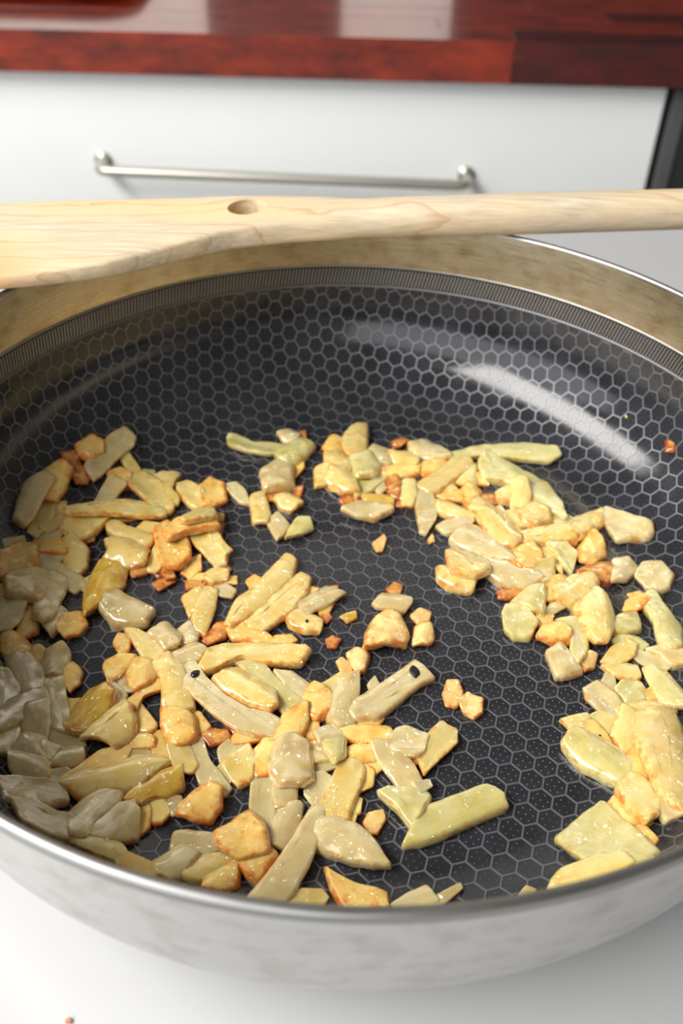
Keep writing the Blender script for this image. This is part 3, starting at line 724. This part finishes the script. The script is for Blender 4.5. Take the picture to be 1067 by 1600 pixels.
zone('in the middle of the pan', [
 ('G','w','150,480 220,440 260,500 250,550 170,560','glossy small white onion bit'),
 ('G','y','175,280 270,230 300,260 240,370 215,400','flat pale triangular slice'),
 ('G','y','250,340 300,235 370,240 350,370 300,500 250,470 235,400','upright yellow onion strip'),
 ('G','b','300,540 370,450 430,440 420,520 330,560','deep golden-brown onion bit'),
 ('G','o','560,190 600,150 630,165 640,200 590,240','golden nub at the side of a long stick'),
 ('G','y','445,430 500,310 600,240 700,130 780,45 845,75 800,190 690,310 560,410 470,455','longest pale onion stick pointing up right'),
 ('G','y','560,430 700,300 870,145 930,180 900,260 820,370 660,475 590,460','thick golden-tipped stick pointing up right'),
 ('G','y','300,700 350,600 450,560 650,570 890,590 905,620 850,690 650,680 520,650 400,710 330,730','big curved onion strip pointing right'),
 ('G','o','430,460 560,450 640,490 740,550 700,570 560,540 480,530','golden onion strip with an orange-brown patch'),
 ('G','o','730,520 820,515 845,540 800,565 700,560','tan stub at the end of the patched strip'),
 ('H','o','30,200 60,175 90,180 50,215','tiny golden bit behind a slanting slice'),
 ('H','b','150,175 200,170 200,190 170,195','tiny brown bit behind a slanting slice'),
 ('H','o','100,290 180,265 150,310 110,320','small golden wedge under the slanting slice'),
 ('H','b','120,340 150,315 165,340 140,365','small reddish-brown crumb'),
 ('H','w','0,260 130,175 200,200 240,210 150,270 60,310 0,310','slanting whitish slice with ragged end'),
 ('G','y','800,410 860,360 990,420 980,490 900,485 820,450','rounded onion chunk with a dark pit'),
 ('H','b','485,185 520,155 555,165 545,205 510,210','round brown crumb lying alone'),
 ('H','w','410,265 460,210 600,240 605,265 560,310 430,285','white flat onion tile lying alone'),
 ('H','t','370,420 420,350 490,320 550,360 590,440 570,490 480,495 360,510','large tan garlic lump'),
 ('H','t','630,490 640,390 720,380 735,450 710,490','square tan garlic bit'),
 ('H','t','620,330 660,300 715,315 700,370 650,370','small garlic bit behind the square one'),
 ('H','s','230,335 300,310 300,340 260,360','tiny amber flake'),
 ('H','b','150,470 180,445 210,465 190,500 160,500','orange crumb in sizzling oil'),
 ('H','t','265,550 310,520 375,545 350,630 310,640','rough tan garlic cube'),
 ('H','t','205,590 230,570 280,610 270,660 230,640','pale garlic chip beside the rough cube'),
 ('H','t','800,760 820,700 870,695 890,760 860,830 810,820','upper garlic nub of a touching pair'),
 ('H','t','885,800 930,765 1000,800 1000,860 960,890 910,860','lower garlic nub of a touching pair'),
 ('C','t','440,760 490,715 500,740 480,800 455,800','tiny tan flake on bare hexagons'),
 ('C','t','765,740 780,715 785,745 770,755','speck of tan onion on bare hexagons'),
])
zone('in the front centre heap', [
 ('L','w','380,140 480,145 590,220 560,270 510,290 440,220','thin translucent crinkled flake'),
 ('L','y','650,230 800,140 840,180 760,230 690,260','narrow yellow arm pointing up right'),
 ('L','o','550,280 620,220 660,230 730,280 720,370 640,420 570,390','rounded golden lump with a black speck'),
 ('L','w','740,240 890,155 890,270 870,460 780,470 720,430','upright white onion slab with grainy surface'),
 ('L','o','560,430 630,430 640,550 580,550','golden onion block in shadow'),
 ('L','o','880,420 1000,410 1060,400 1050,430 1010,470 900,470','golden piece under the burnt-tipped bar'),
 ('H','w','380,715 410,680 430,720 390,750','tiny translucent sliver behind the bar'),
 ('H','w','290,830 340,790 480,700 615,605 660,640 705,690 640,720 500,830 430,880 330,890','long white onion bar with burnt black tip'),
 ('L','g','150,90 280,70 370,180 550,330 500,370 420,375 360,300 250,180','long pale green strip running down right'),
 ('L','o','150,310 240,300 330,350 320,380 200,350','golden browned edge piece'),
 ('L','y','0,190 140,120 220,170 340,240 360,330 320,370 250,350 140,300 60,260','large glossy wrinkled onion piece'),
 ('L','o','110,560 150,490 300,490 350,540 230,570 130,585','golden onion strip beneath the spotted strip'),
 ('X','w','285,1054 294,1040 312,1042 326,1064 352,1090 385,1110 415,1116 446,1132 440,1146 405,1146 370,1136 338,1116 312,1092','long pale strip with a dark purple spot'),
 ('L','o','380,550 440,400 560,340 570,430 530,530 450,550','golden crescent with a bright rim'),
 ('L','o','240,640 330,560 430,560 350,670 350,770 250,780','golden block beside the big white cube'),
 ('N','w','60,370 190,340 200,370 120,400 60,420','thin glittering white slice'),
 ('N','w','60,270 150,240 200,290 190,330 80,345','yellowish-white rounded piece'),
 ('N','w','110,200 200,180 230,240 130,250','pale flat piece behind the golden strip'),
 ('M','w','800,180 915,170 915,270 870,310 800,310','pale piece below the big white cube'),
 ('L','w','340,700 390,590 480,560 570,600 590,790 540,830 410,840 360,770','big white onion cube with golden top edge'),
 ('N','g','150,250 240,250 240,320 190,350','shiny greenish onion bit'),
 ('N','o','260,290 370,270 410,300 390,350 290,350','golden onion piece under the level strip'),
 ('N','o','330,370 400,340 420,380 380,410','small golden-brown nub'),
 ('N','o','220,190 330,180 440,180 470,240 380,255 270,240 220,220','level golden strip with rounded end'),
 ('N','b','510,290 570,280 595,350 560,360','orange-brown bit beside the glossy petal'),
 ('N','w','460,250 510,195 560,195 645,225 620,290 590,310 500,290','white rectangular chunk with curved top'),
 ('N','w','390,270 480,265 570,360 610,440 600,490 540,500 480,420 420,340','glossy white petal with a streak of light'),
 ('N','w','590,450 650,445 660,465 620,490','curled translucent tail'),
 ('N','y','615,310 640,250 720,165 780,200 775,260 700,330 645,385','leaf-like yellowish slice with a dusky tip'),
 ('N','w','65,500 90,420 140,410 180,440 150,540 120,580','oval white onion piece'),
 ('N','o','300,490 340,370 380,400 370,460 310,500','golden slice behind the yellow bar'),
 ('N','o','280,600 300,530 320,540 310,590','small golden chip beside the yellow bar'),
 ('N','o','200,640 220,610 290,610 280,655','small golden crumb at the foot of the yellow bar'),
 ('N','y','150,560 240,370 290,340 335,390 320,450 270,570 260,610 150,625','thick smooth yellow bar standing upright'),
 ('K','w','820,770 900,690 960,740 900,800 840,870','glossy whitish chunk behind the yellow cube'),
 ('K','w','800,920 840,860 890,960 870,985','small pale sliver beside the yellow cube'),
 ('K','y','860,870 1010,740 1060,830 1030,960 950,1005 900,950','yellow diamond-shaped cube'),
 ('M','w','670,300 685,140 760,130 800,160 790,400 770,480 700,430','upright bar covered in bright droplets'),
 ('M','w','780,490 830,320 945,310 920,460 850,545 770,530','grey-white sparkling chunk'),
 ('N','g','430,520 470,500 640,505 650,545 600,630 580,670 520,600','green and yellow onion leaf tip'),
 ('N','t','350,650 370,610 430,595 435,630 400,690 365,695','small white garlic bit standing alone'),
 ('N','w','105,760 140,650 220,650 310,680 380,750 440,850 360,850 220,810','smooth white petal pointing down right'),
 ('M','y','820,870 950,820 1067,815 1095,850 1060,890 900,895','flat yellow sliver against the front rim'),
 ('M','w','640,850 760,720 880,560 1000,350 1067,340 1060,440 990,640 900,800 830,865','very long pale slab reaching the front rim'),
 ('N','o','165,890 200,910 270,950 420,990 430,1060 260,1065 200,980','golden pointed piece against the front rim'),
 ('N','w','470,1060 560,1005 640,970 690,1030 640,1060','translucent torn piece against the front rim'),
 ('N','w','690,1020 800,955 805,972 705,1050','thin curled strand against the front rim'),
 ('N','g','545,755 590,660 650,580 750,545 920,480 1005,520 1018,575 900,630 700,720 640,740','long straight pale green bar lying alone'),
])
zone('stuck to the pan wall', [
 ('X','y','978,638 990,637 992,648 980,651','yellow speck'),
 ('X','b','1043,690 1051,691 1050,705 1043,703','orange-brown speck'),
])

GN = 341; GS = 0.001; G0 = -0.170
gx, gy = np.meshgrid(np.arange(GN) * GS + G0, np.arange(GN) * GS + G0, indexing='xy')
HM = inner_z(np.hypot(gx, gy)).copy()
HBASE = HM.copy()
def inside(px, py, poly):
    c = np.zeros(px.shape, bool); n = len(poly); j = n - 1
    for i in range(n):
        xi, yi = poly[i]; xj, yj = poly[j]
        c ^= ((yi > py) != (yj > py)) & (px < (xj - xi) * (py - yi) / (yj - yi + 1e-15) + xi); j = i
    return c
def chaikin(P, it=2, q=0.22):
    for _ in range(it):
        Q = []
        for i in range(len(P)):
            a, b_ = P[i], P[(i + 1) % len(P)]
            Q.append(a * (1 - q) + b_ * q); Q.append(a * q + b_ * (1 - q))
        P = np.array(Q)
    return P
def resample(P, n):
    Q = np.vstack([P, P[:1]]); s = np.concatenate([[0], np.cumsum(np.linalg.norm(np.diff(Q, axis=0), axis=1))])
    t = np.linspace(0, s[-1], n, endpoint=False)
    return np.stack([np.interp(t, s, Q[:, 0]), np.interp(t, s, Q[:, 1])], 1)
def hit_height(x, y):
    """first point of the view ray that meets the height field"""
    d = pix_dir(x, y); t = np.arange(0.12, 0.50, 0.0006)
    X = CAM + d * t[:, None]
    ix = np.clip(((X[:, 0] - G0) / GS).round().astype(int), 0, GN - 1); iy = np.clip(((X[:, 1] - G0) / GS).round().astype(int), 0, GN - 1)
    ins = np.hypot(X[:, 0], X[:, 1]) < 0.1475
    k = np.where(ins & (X[:, 2] <= HM[iy, ix]))[0]
    return X[k[0]] if len(k) else X[np.argmin(np.abs(X[:, 2]))]

def densify(P):
    per = np.linalg.norm(P - np.roll(P, -1, 0), axis=1); step = max(per.sum() / 34, 1e-5); Q = []
    for i in range(len(P)):
        k = max(1, int(round(per[i] / step)))
        for j in range(k): Q.append(P[i] + (P[(i + 1) % len(P)] - P[i]) * j / k)
    return np.array(Q)
DENSE = ('front left', 'front centre', 'heap on the right', 'along the left wall', 'upper left', 'back right', 'lower right')
def build_piece(pix, colour, seed, grow):
    pr = random.Random(seed)
    pix = np.array(pix, float); cen = pix.mean(0)
    dirs = np.array([pix_dir(*q) for q in pix])
    # start on the height field under the outline's middle
    X0 = hit_height(*cen); nrm = np.array([0, 0, 1.0]); pt = X0.copy()
    thick = 0.002
    for it in range(4):
        t = ((pt - CAM) @ nrm) / (dirs @ nrm); t = np.clip(t, 0.1, 0.5)
        O = CAM + dirs * t[:, None]
        xy = O[:, :2]
        wid = np.linalg.svd(O - O.mean(0), compute_uv=False) / math.sqrt(len(O)) * 2.6
        thick = float(np.clip(0.33 * wid[1], 0.0012, 0.0038))
        m_ = inside(gx, gy, xy)
        if m_.sum() < 4: 
            d2 = (gx - xy[:, 0].mean()) ** 2 + (gy - xy[:, 1].mean()) ** 2; m_ = d2 <= np.sort(d2.ravel())[5]
        ax, ay, ah = gx[m_], gy[m_], HM[m_]
        c0 = np.array([ax.mean(), ay.mean()])
        A = np.c_[ax - c0[0], ay - c0[1], np.ones(len(ax))]
        reg = np.diag([2e-6 * len(ax), 2e-6 * len(ax), 1e-9])
        sol = np.linalg.solve(A.T @ A + reg, A.T @ ah)
        # slope limit: the wall's own slope plus a lean
        base = HBASE[m_]; sb = np.linalg.solve(A.T @ A + reg, A.T @ base)
        dev = sol[:2] - sb[:2]; l = np.linalg.norm(dev)
        if l > 0.32: dev *= 0.32 / l
        sl = sb[:2] + dev; l = np.linalg.norm(sl)
        if l > 1.2: sl *= 1.2 / l
        res = ah - A[:, :2] @ sl
        h0 = np.quantile(res, 0.82)
        n2 = np.array([-sl[0], -sl[1], 1.0]); n2 /= np.linalg.norm(n2)
        p2 = np.array([c0[0], c0[1], h0]) + n2 * thick * 0.5
        nrm = nrm * 0.3 + n2 * 0.7; nrm /= np.linalg.norm(nrm); pt = p2
    t = ((pt - CAM) @ nrm) / (dirs @ nrm); t = np.clip(t, 0.1, 0.5); O = CAM + dirs * t[:, None]
    cen3 = O.mean(0)
    q = O - cen3; _, _, vt = np.linalg.svd(q); e1 = vt[0] - nrm * (vt[0] @ nrm); e1 /= np.linalg.norm(e1); e2 = np.cross(nrm, e1)
    P2 = np.stack([q @ e1, q @ e2], 1)
    P2 = chaikin(P2, 1, 0.09)
    gr = 0.0009; P2 = P2 * (1 + gr / np.abs(P2).max(0)) * grow
    P2 = densify(P2); n = len(P2)
    hu, hv = np.abs(P2[:, 0]).max() + 1e-6, np.abs(P2[:, 1]).max() + 1e-6
    tq = thick
    # jitter of the cut outline
    ph = [pr.uniform(0, 6.28) for _ in range(3)]
    ang = np.arctan2(P2[:, 1] / hv, P2[:, 0] / hu)
    P2 = P2 * (1 + 0.014 * np.sin(5 * ang + ph[0]) + 0.010 * np.sin(11 * ang + ph[1]))[:, None]
    lump = 1.6 if colour in 'tb' else 1.0
    large = hv > 0.004; archv = pr.uniform(-0.12, 0.24) * hv; archu = pr.uniform(-0.05, 0.08) * hu
    if hv < 0.004: archu *= 0.6
    dish = pr.uniform(-0.16, 0.10)
    if large and hu / hv < 2.6: archv = pr.choice((-0.14, 0.26, 0.36, 0.46)) * hv
    verts, edge, uvs = [], [], []
    shu, shv = pr.uniform(-0.3, 0.3), pr.uniform(-0.3, 0.3)      # the knife cut leans
    def ring(ins, z, e):
        su, sv = max(0.05, 1 - ins / hu), max(0.05, 1 - ins / hv)
        for a in P2:
            u, v = a[0] * su + shu * z, a[1] * sv + shv * z
            zz = z + archv * (0.5 - (v / hv) ** 2) * 0.9 + archu * (0.5 - (u / hu) ** 2)
            zz += lump * 0.05 * tq * (math.sin(u * 900 + ph[0]) + math.sin(v * 1100 + ph[1]) + math.sin((u + v) * 700 + ph[2]))
            verts.append(cen3 + e1 * u + e2 * v + nrm * zz); edge.append(e); uvs.append((u, v))
    hvm = min(hu, hv)
    ring(min(0.20 * tq, 0.5 * hvm), -0.50 * tq, 0.6)
    ring(0.05 * tq, -0.38 * tq, 1.0)
    ring(0.0, 0.0, 1.0)
    ring(0.02 * tq, 0.20 * tq, 1.0)
    ring(min(0.10 * tq, 0.15 * hvm), 0.36 * tq, 1.0)
    ring(min(0.22 * tq, 0.25 * hvm), 0.45 * tq, 0.9)
    ring(min(0.38 * tq, 0.36 * hvm), 0.49 * tq, 0.65)
    ring(min(0.60 * tq, 0.48 * hvm), 0.50 * tq, 0.35)
    ring(0.68 * hvm, (0.50 + dish) * tq, 0.0)
    # end fills: bottom ngon, top ngon (star-shaped outlines)
    k = 9; faces = []
    for r_ in range(k - 1):
        for i in range(n):
            j = (i + 1) % n; faces.append((r_ * n + i, r_ * n + j, (r_ + 1) * n + j, (r_ + 1) * n + i))
    faces.append(tuple(range(n))[::-1]); faces.append(tuple((k - 1) * n + i for i in range(n)))
    # height field update with a slightly smaller footprint
    xy = (cen3 + np.outer(P2[:, 0] * 0.92, e1) + np.outer(P2[:, 1] * 0.92, e2))[:, :2]
    m_ = inside(gx, gy, xy)
    top = cen3[2] + tq * 0.45 / nrm[2] - ((gx - cen3[0]) * nrm[0] + (gy - cen3[1]) * nrm[1]) / nrm[2]
    HM[m_] = np.maximum(HM[m_], np.minimum(top[m_], HBASE[m_] + 0.022))
    return verts, faces, edge, uvs, cen3, nrm, tq, hu, hv

PIECES = {}
seed = 100
labels_seen = {}
recs = []
for zn, items in ZONES:
    for cr, colour, pts, desc in items:
        ox, oy, s_ = CR[cr]
        pix = [(ox + float(a.split(',')[0]) / s_, oy + float(a.split(',')[1]) / s_) for a in pts.split()]
        recs.append((zn, colour, pix, desc))
def crumb_like(d): return any(w in d for w in ('crumb', 'speck', 'bit', 'chip', 'flake'))
for zn, colour, pix, desc in recs:
    seed += 1
    v, f, e, uv, cen3, nrm, tq, hu, hv = build_piece(pix, colour, seed, 1.12 if any(q in zn for q in DENSE) and 'alone' not in desc else 1.05)
    if colour == 't': nm_, cat = 'garlic_bit', 'garlic'
    elif crumb_like(desc) and hu < 0.006: nm_, cat = 'onion_crumb', 'onion'
    elif hu / hv > 2.1: nm_, cat = 'onion_strip', 'onion'
    elif 'petal' in desc or 'leaf' in desc or 'skin' in desc: nm_, cat = 'onion_petal', 'onion'
    else: nm_, cat = 'onion_chunk', 'onion'
    org = cen3 - nrm * tq * 0.5
    o = obj(nm_, [a - org for a in v], f, MO[colour]); o.location = org
    me = o.data
    me.set_sharp_from_angle(angle=math.radians(48))
    at = me.attributes.new('edge', 'FLOAT', 'POINT'); at.data.foreach_set('value', e)
    ul = me.uv_layers.new(name='UVMap')
    li = np.zeros(len(me.loops), np.int32); me.loops.foreach_get('vertex_index', li)
    ul.data.foreach_set('uv', np.array(uv, np.float32)[li].ravel())
    tag(o, desc + ' ' + zn, cat, 'garlic bits in the pan' if cat == 'garlic' else 'fried onion pieces in the pan')
    PIECES[desc] = (o, cen3, nrm, tq, org)
def spot(desc, name, outline, h, mat, label):
    """a small dark patch lying on a piece's top"""
    o, cen3, nrm, tq, org = PIECES[desc]
    D = np.array([pix_dir(*q) for q in outline]); P0 = cen3 + nrm * tq * 0.55
    O = CAM + D * (((P0 - CAM) @ nrm) / (D @ nrm))[:, None]
    dgp = bpy.context.evaluated_depsgraph_get()
    c = O.mean(0)
    q = resample(chaikin(np.stack([(O - c) @ [1, 0, 0], (O - c) @ [0, 1, 0]], 1), 1), 16)
    e1 = np.array([1, 0, 0.0]); e1 -= nrm * (e1 @ nrm); e1 /= np.linalg.norm(e1); e2 = np.cross(nrm, e1)
    vs = []
    # follow the piece's own surface
    bvh_v = np.array([list(v.co) for v in o.data.vertices]) + org
    loc = bvh_v[np.argsort(np.linalg.norm(bvh_v - c, axis=1))[:10]]
    lift = np.quantile((loc - c) @ nrm, 0.8)
    for sc_, hh in ((1.0, -0.0006), (0.9, h * 0.6), (0.5, h)):
        for a in q: vs.append(c + e1 * a[0] * sc_ + e2 * a[1] * sc_ + nrm * (hh + lift) - org)
    fs = []
    for r_ in range(2):
        for i in range(16): j = (i + 1) % 16; fs.append((r_ * 16 + i, r_ * 16 + j, (r_ + 1) * 16 + j, (r_ + 1) * 16 + i))
    fs.append(tuple(32 + i for i in range(16))); fs.append(tuple(range(16))[::-1])
    s = obj(name, vs, fs, mat); s.parent = o; tag(s, label)
M_PURPLE = mat_plain('purple_black_spot', (40, 22, 34), 0.2, nscale=300)
def kp(txt, cr):
    ox, oy, s_ = CR[cr]; return [(ox + float(a.split(',')[0]) / s_, oy + float(a.split(',')[1]) / s_) for a in txt.split()]
spot('long pale strip with a dark purple spot', 'dark_spot', kp('605,235 640,208 685,210 670,245 630,262', 'K'), 0.0003, M_PURPLE, 'glossy dark purple spot')
spot('long white onion bar with burnt black tip', 'burnt_tip', kp('598,640 606,612 622,600 650,622 668,652 650,660 640,678 622,660', 'H'), 0.00025, M_BURNT, 'charred black tip')
spot('rounded onion chunk with a dark pit', 'dark_pit', kp('900,425 912,412 925,425 912,437', 'G'), 0.0002, M_BURNT, 'small dark pit')
spot('golden onion strip with a dark speck', 'dark_speck', kp('560,272 570,263 580,272 570,280', 'P'), 0.0002, M_BURNT, 'small black speck')
# crumb on the worktop in front of the pan
cp = pix_z(108, 1596, ZT)
vs = []; fs = []
for k in range(6):
    for i in range(8):
        a = 2 * math.pi * i / 8; rr = 0.0007 * math.sin(math.pi * (k + 0.5) / 6) * (1 + 0.25 * math.sin(3 * a + k)); vs.append((rr * math.cos(a) * 1.3, rr * math.sin(a), 0.0005 * (1 - math.cos(math.pi * (k + 0.5) / 6))))
for k in range(5):
    for i in range(8): fs.append((k * 8 + i, k * 8 + (i + 1) % 8, k * 8 + 8 + (i + 1) % 8, k * 8 + 8 + i))
fs += [tuple(range(8))[::-1], tuple(40 + i for i in range(8))]
cb = obj('onion_crumb', vs, fs, MO['b']); cb.location = (cp[0], cp[1], ZT); tag(cb, 'tiny orange crumb on the white worktop in front of the pan', 'crumb')

# ------------------------------------------------------------------ hexagon pattern of the pan
HP, HA = 0.006747, -0.277493
HG = np.array([0.044823 - 0.004171, 0.160216 - 0.228819])
E1 = np.array([math.cos(HA), math.sin(HA)]); E2 = np.array([math.cos(HA - math.pi / 3), math.sin(HA - math.pi / 3)])
CRD = HP / math.sqrt(3); RW = 0.00022        # half width of a ridge
corner = [CRD * np.array([math.cos(HA + math.pi / 6 + k * math.pi / 3), math.sin(HA + math.pi / 6 + k * math.pi / 3)]) for k in range(6)]
inn = (CRD - RW / math.cos(math.pi / 6)) / CRD; inn2 = (CRD - (RW + 0.00012) / math.cos(math.pi / 6)) / CRD
dots = [np.zeros(2)] + [0.54 * CRD * np.array([math.cos(HA + k * math.pi / 3), math.sin(HA + k * math.pi / 3)]) for k in range(6)]
DR = 0.00034
rv, rf = [], []
def surf_n(p):
    r = math.hypot(p[0], p[1])
    if r <= R0: return (0.0, 0.0, 1.0)
    k = min(0.999, (r - R0) / RA); sl = RC / RA * k / math.sqrt(1 - k * k); n = np.array([-sl * p[0] / r, -sl * p[1] / r, 1.0]); return tuple(n / np.linalg.norm(n))
def dotted(me):
    me.materials.append(M_DOT); me.polygons.foreach_set('material_index', [0 if len(p.vertices) == 6 else 1 for p in me.polygons])
def soft(me):
    """cell floors follow the pan's curve, the raised dots stay crisp"""
    me.polygons.foreach_set('use_smooth', [True] * len(me.polygons)); dotted(me)
    nn = []
    for p in me.polygons:
        for vi in p.vertices: nn.append(surf_n(me.vertices[vi].co) if len(p.vertices) == 6 else tuple(p.normal))
    me.normals_split_custom_set(nn)
def cell_mesh(c):
    vs = [surf(*(c + q * inn2), -RCD) for q in corner]; fs = [tuple(range(6))]
    for d in dots:
        if np.linalg.norm(c + d) > RHOMAX - 0.0006: continue
        k = len(vs)
        for a in range(4):
            t = HA + a * math.pi / 2; vs.append(surf(*(c + d + DR * np.array([math.cos(t), math.sin(t)])), -RCD))
        vs.append(surf(*(c + d), -RCD + 0.00020))
        for a in range(4): fs.append((k + a, k + (a + 1) % 4, k + 4))
    return vs, fs
cells = []
NR = int(RHOMAX / HP) + 4
ci, cj = np.linalg.lstsq(np.stack([E1, E2], 1), -HG / HP, rcond=None)[0]
for i in range(-2 * NR, 2 * NR):
    for j in range(-2 * NR, 2 * NR):
        c = HG + HP * ((i + round(ci)) * E1 + (j + round(cj)) * E2)
        l = np.linalg.norm(c)
        if l > RHOMAX + CRD * 0.8: continue
        rho = [np.linalg.norm(c + q) for q in corner]
        if min(rho) > RHOMAX - 0.0004: continue
        q = len(rv)
        for s_, h in ((1.0, 0.0), (inn, 0.0), (inn2, -RCD)):
            for k in corner: rv.append(surf(*(c + k * s_), h))
        for r_ in range(2):
            for k in range(6): rf.append((q + r_ * 6 + k, q + r_ * 6 + (k + 1) % 6, q + r_ * 6 + 6 + (k + 1) % 6, q + r_ * 6 + 6 + k))
        P3 = surf(*c, 0.0); cp3 = np.array([surf(*(c + k), 0.0) for k in corner]); pp2 = to_pix(cp3)
        area_px = 0.5 * abs(sum(pp2[k][0] * pp2[(k + 1) % 6][1] - pp2[(k + 1) % 6][0] * pp2[k][1] for k in range(6)))
        pc = to_pix(P3)
        vis = 0 < pc[0] < W and 0 < pc[1] < 1410
        gi = int(round((P3[0] - G0) / GS)); gj = int(round((P3[1] - G0) / GS))
        if HM[gj, gi] > HBASE[gj, gi] + 0.0008: vis = False
        fr = P3[1] < 0 and pc[1] > 1428 - 0.0006 * (pc[0] - 590) ** 2
        cells.append((area_px if vis and not fr else 0.0, c, max(rho), l))
rg = pchild(obj('hexagon_ridges', rv, rf, M_RIDGE, smooth=False)); tag(rg, 'raised steel hexagon lines', kind='stuff')
order = sorted(range(len(cells)), key=lambda k: -cells[k][0])
single = set(order[:300])
flat_me = None
bv, bf = [], []
for k in order:
    ar, c, mr, l = cells[k]
    if k in single:
        if mr < 0.0995:
            if flat_me is None:
                v, f = cell_mesh(np.zeros(2)); flat_me = bpy.data.meshes.new('hexagon_cell'); flat_me.from_pydata([tuple(a) for a in v], [], f); flat_me.materials.append(M_COAT); dotted(flat_me)
            o = bpy.data.objects.new('hexagon_cell', flat_me); COL.objects.link(o); o.location = (c[0], c[1], 0)
        else:
            v, f = cell_mesh(c); o = obj('hexagon_cell', v, f, M_COAT, smooth=False); soft(o.data)
        pchild(o)
    else:
        v, f = cell_mesh(c); q = len(bv); bv += v; bf += [tuple(a + q for a in x) for x in f]
o = pchild(obj('hexagon_cells', bv, bf, M_COAT, smooth=False)); soft(o.data); tag(o, 'remaining dark hexagon cells', kind='stuff')
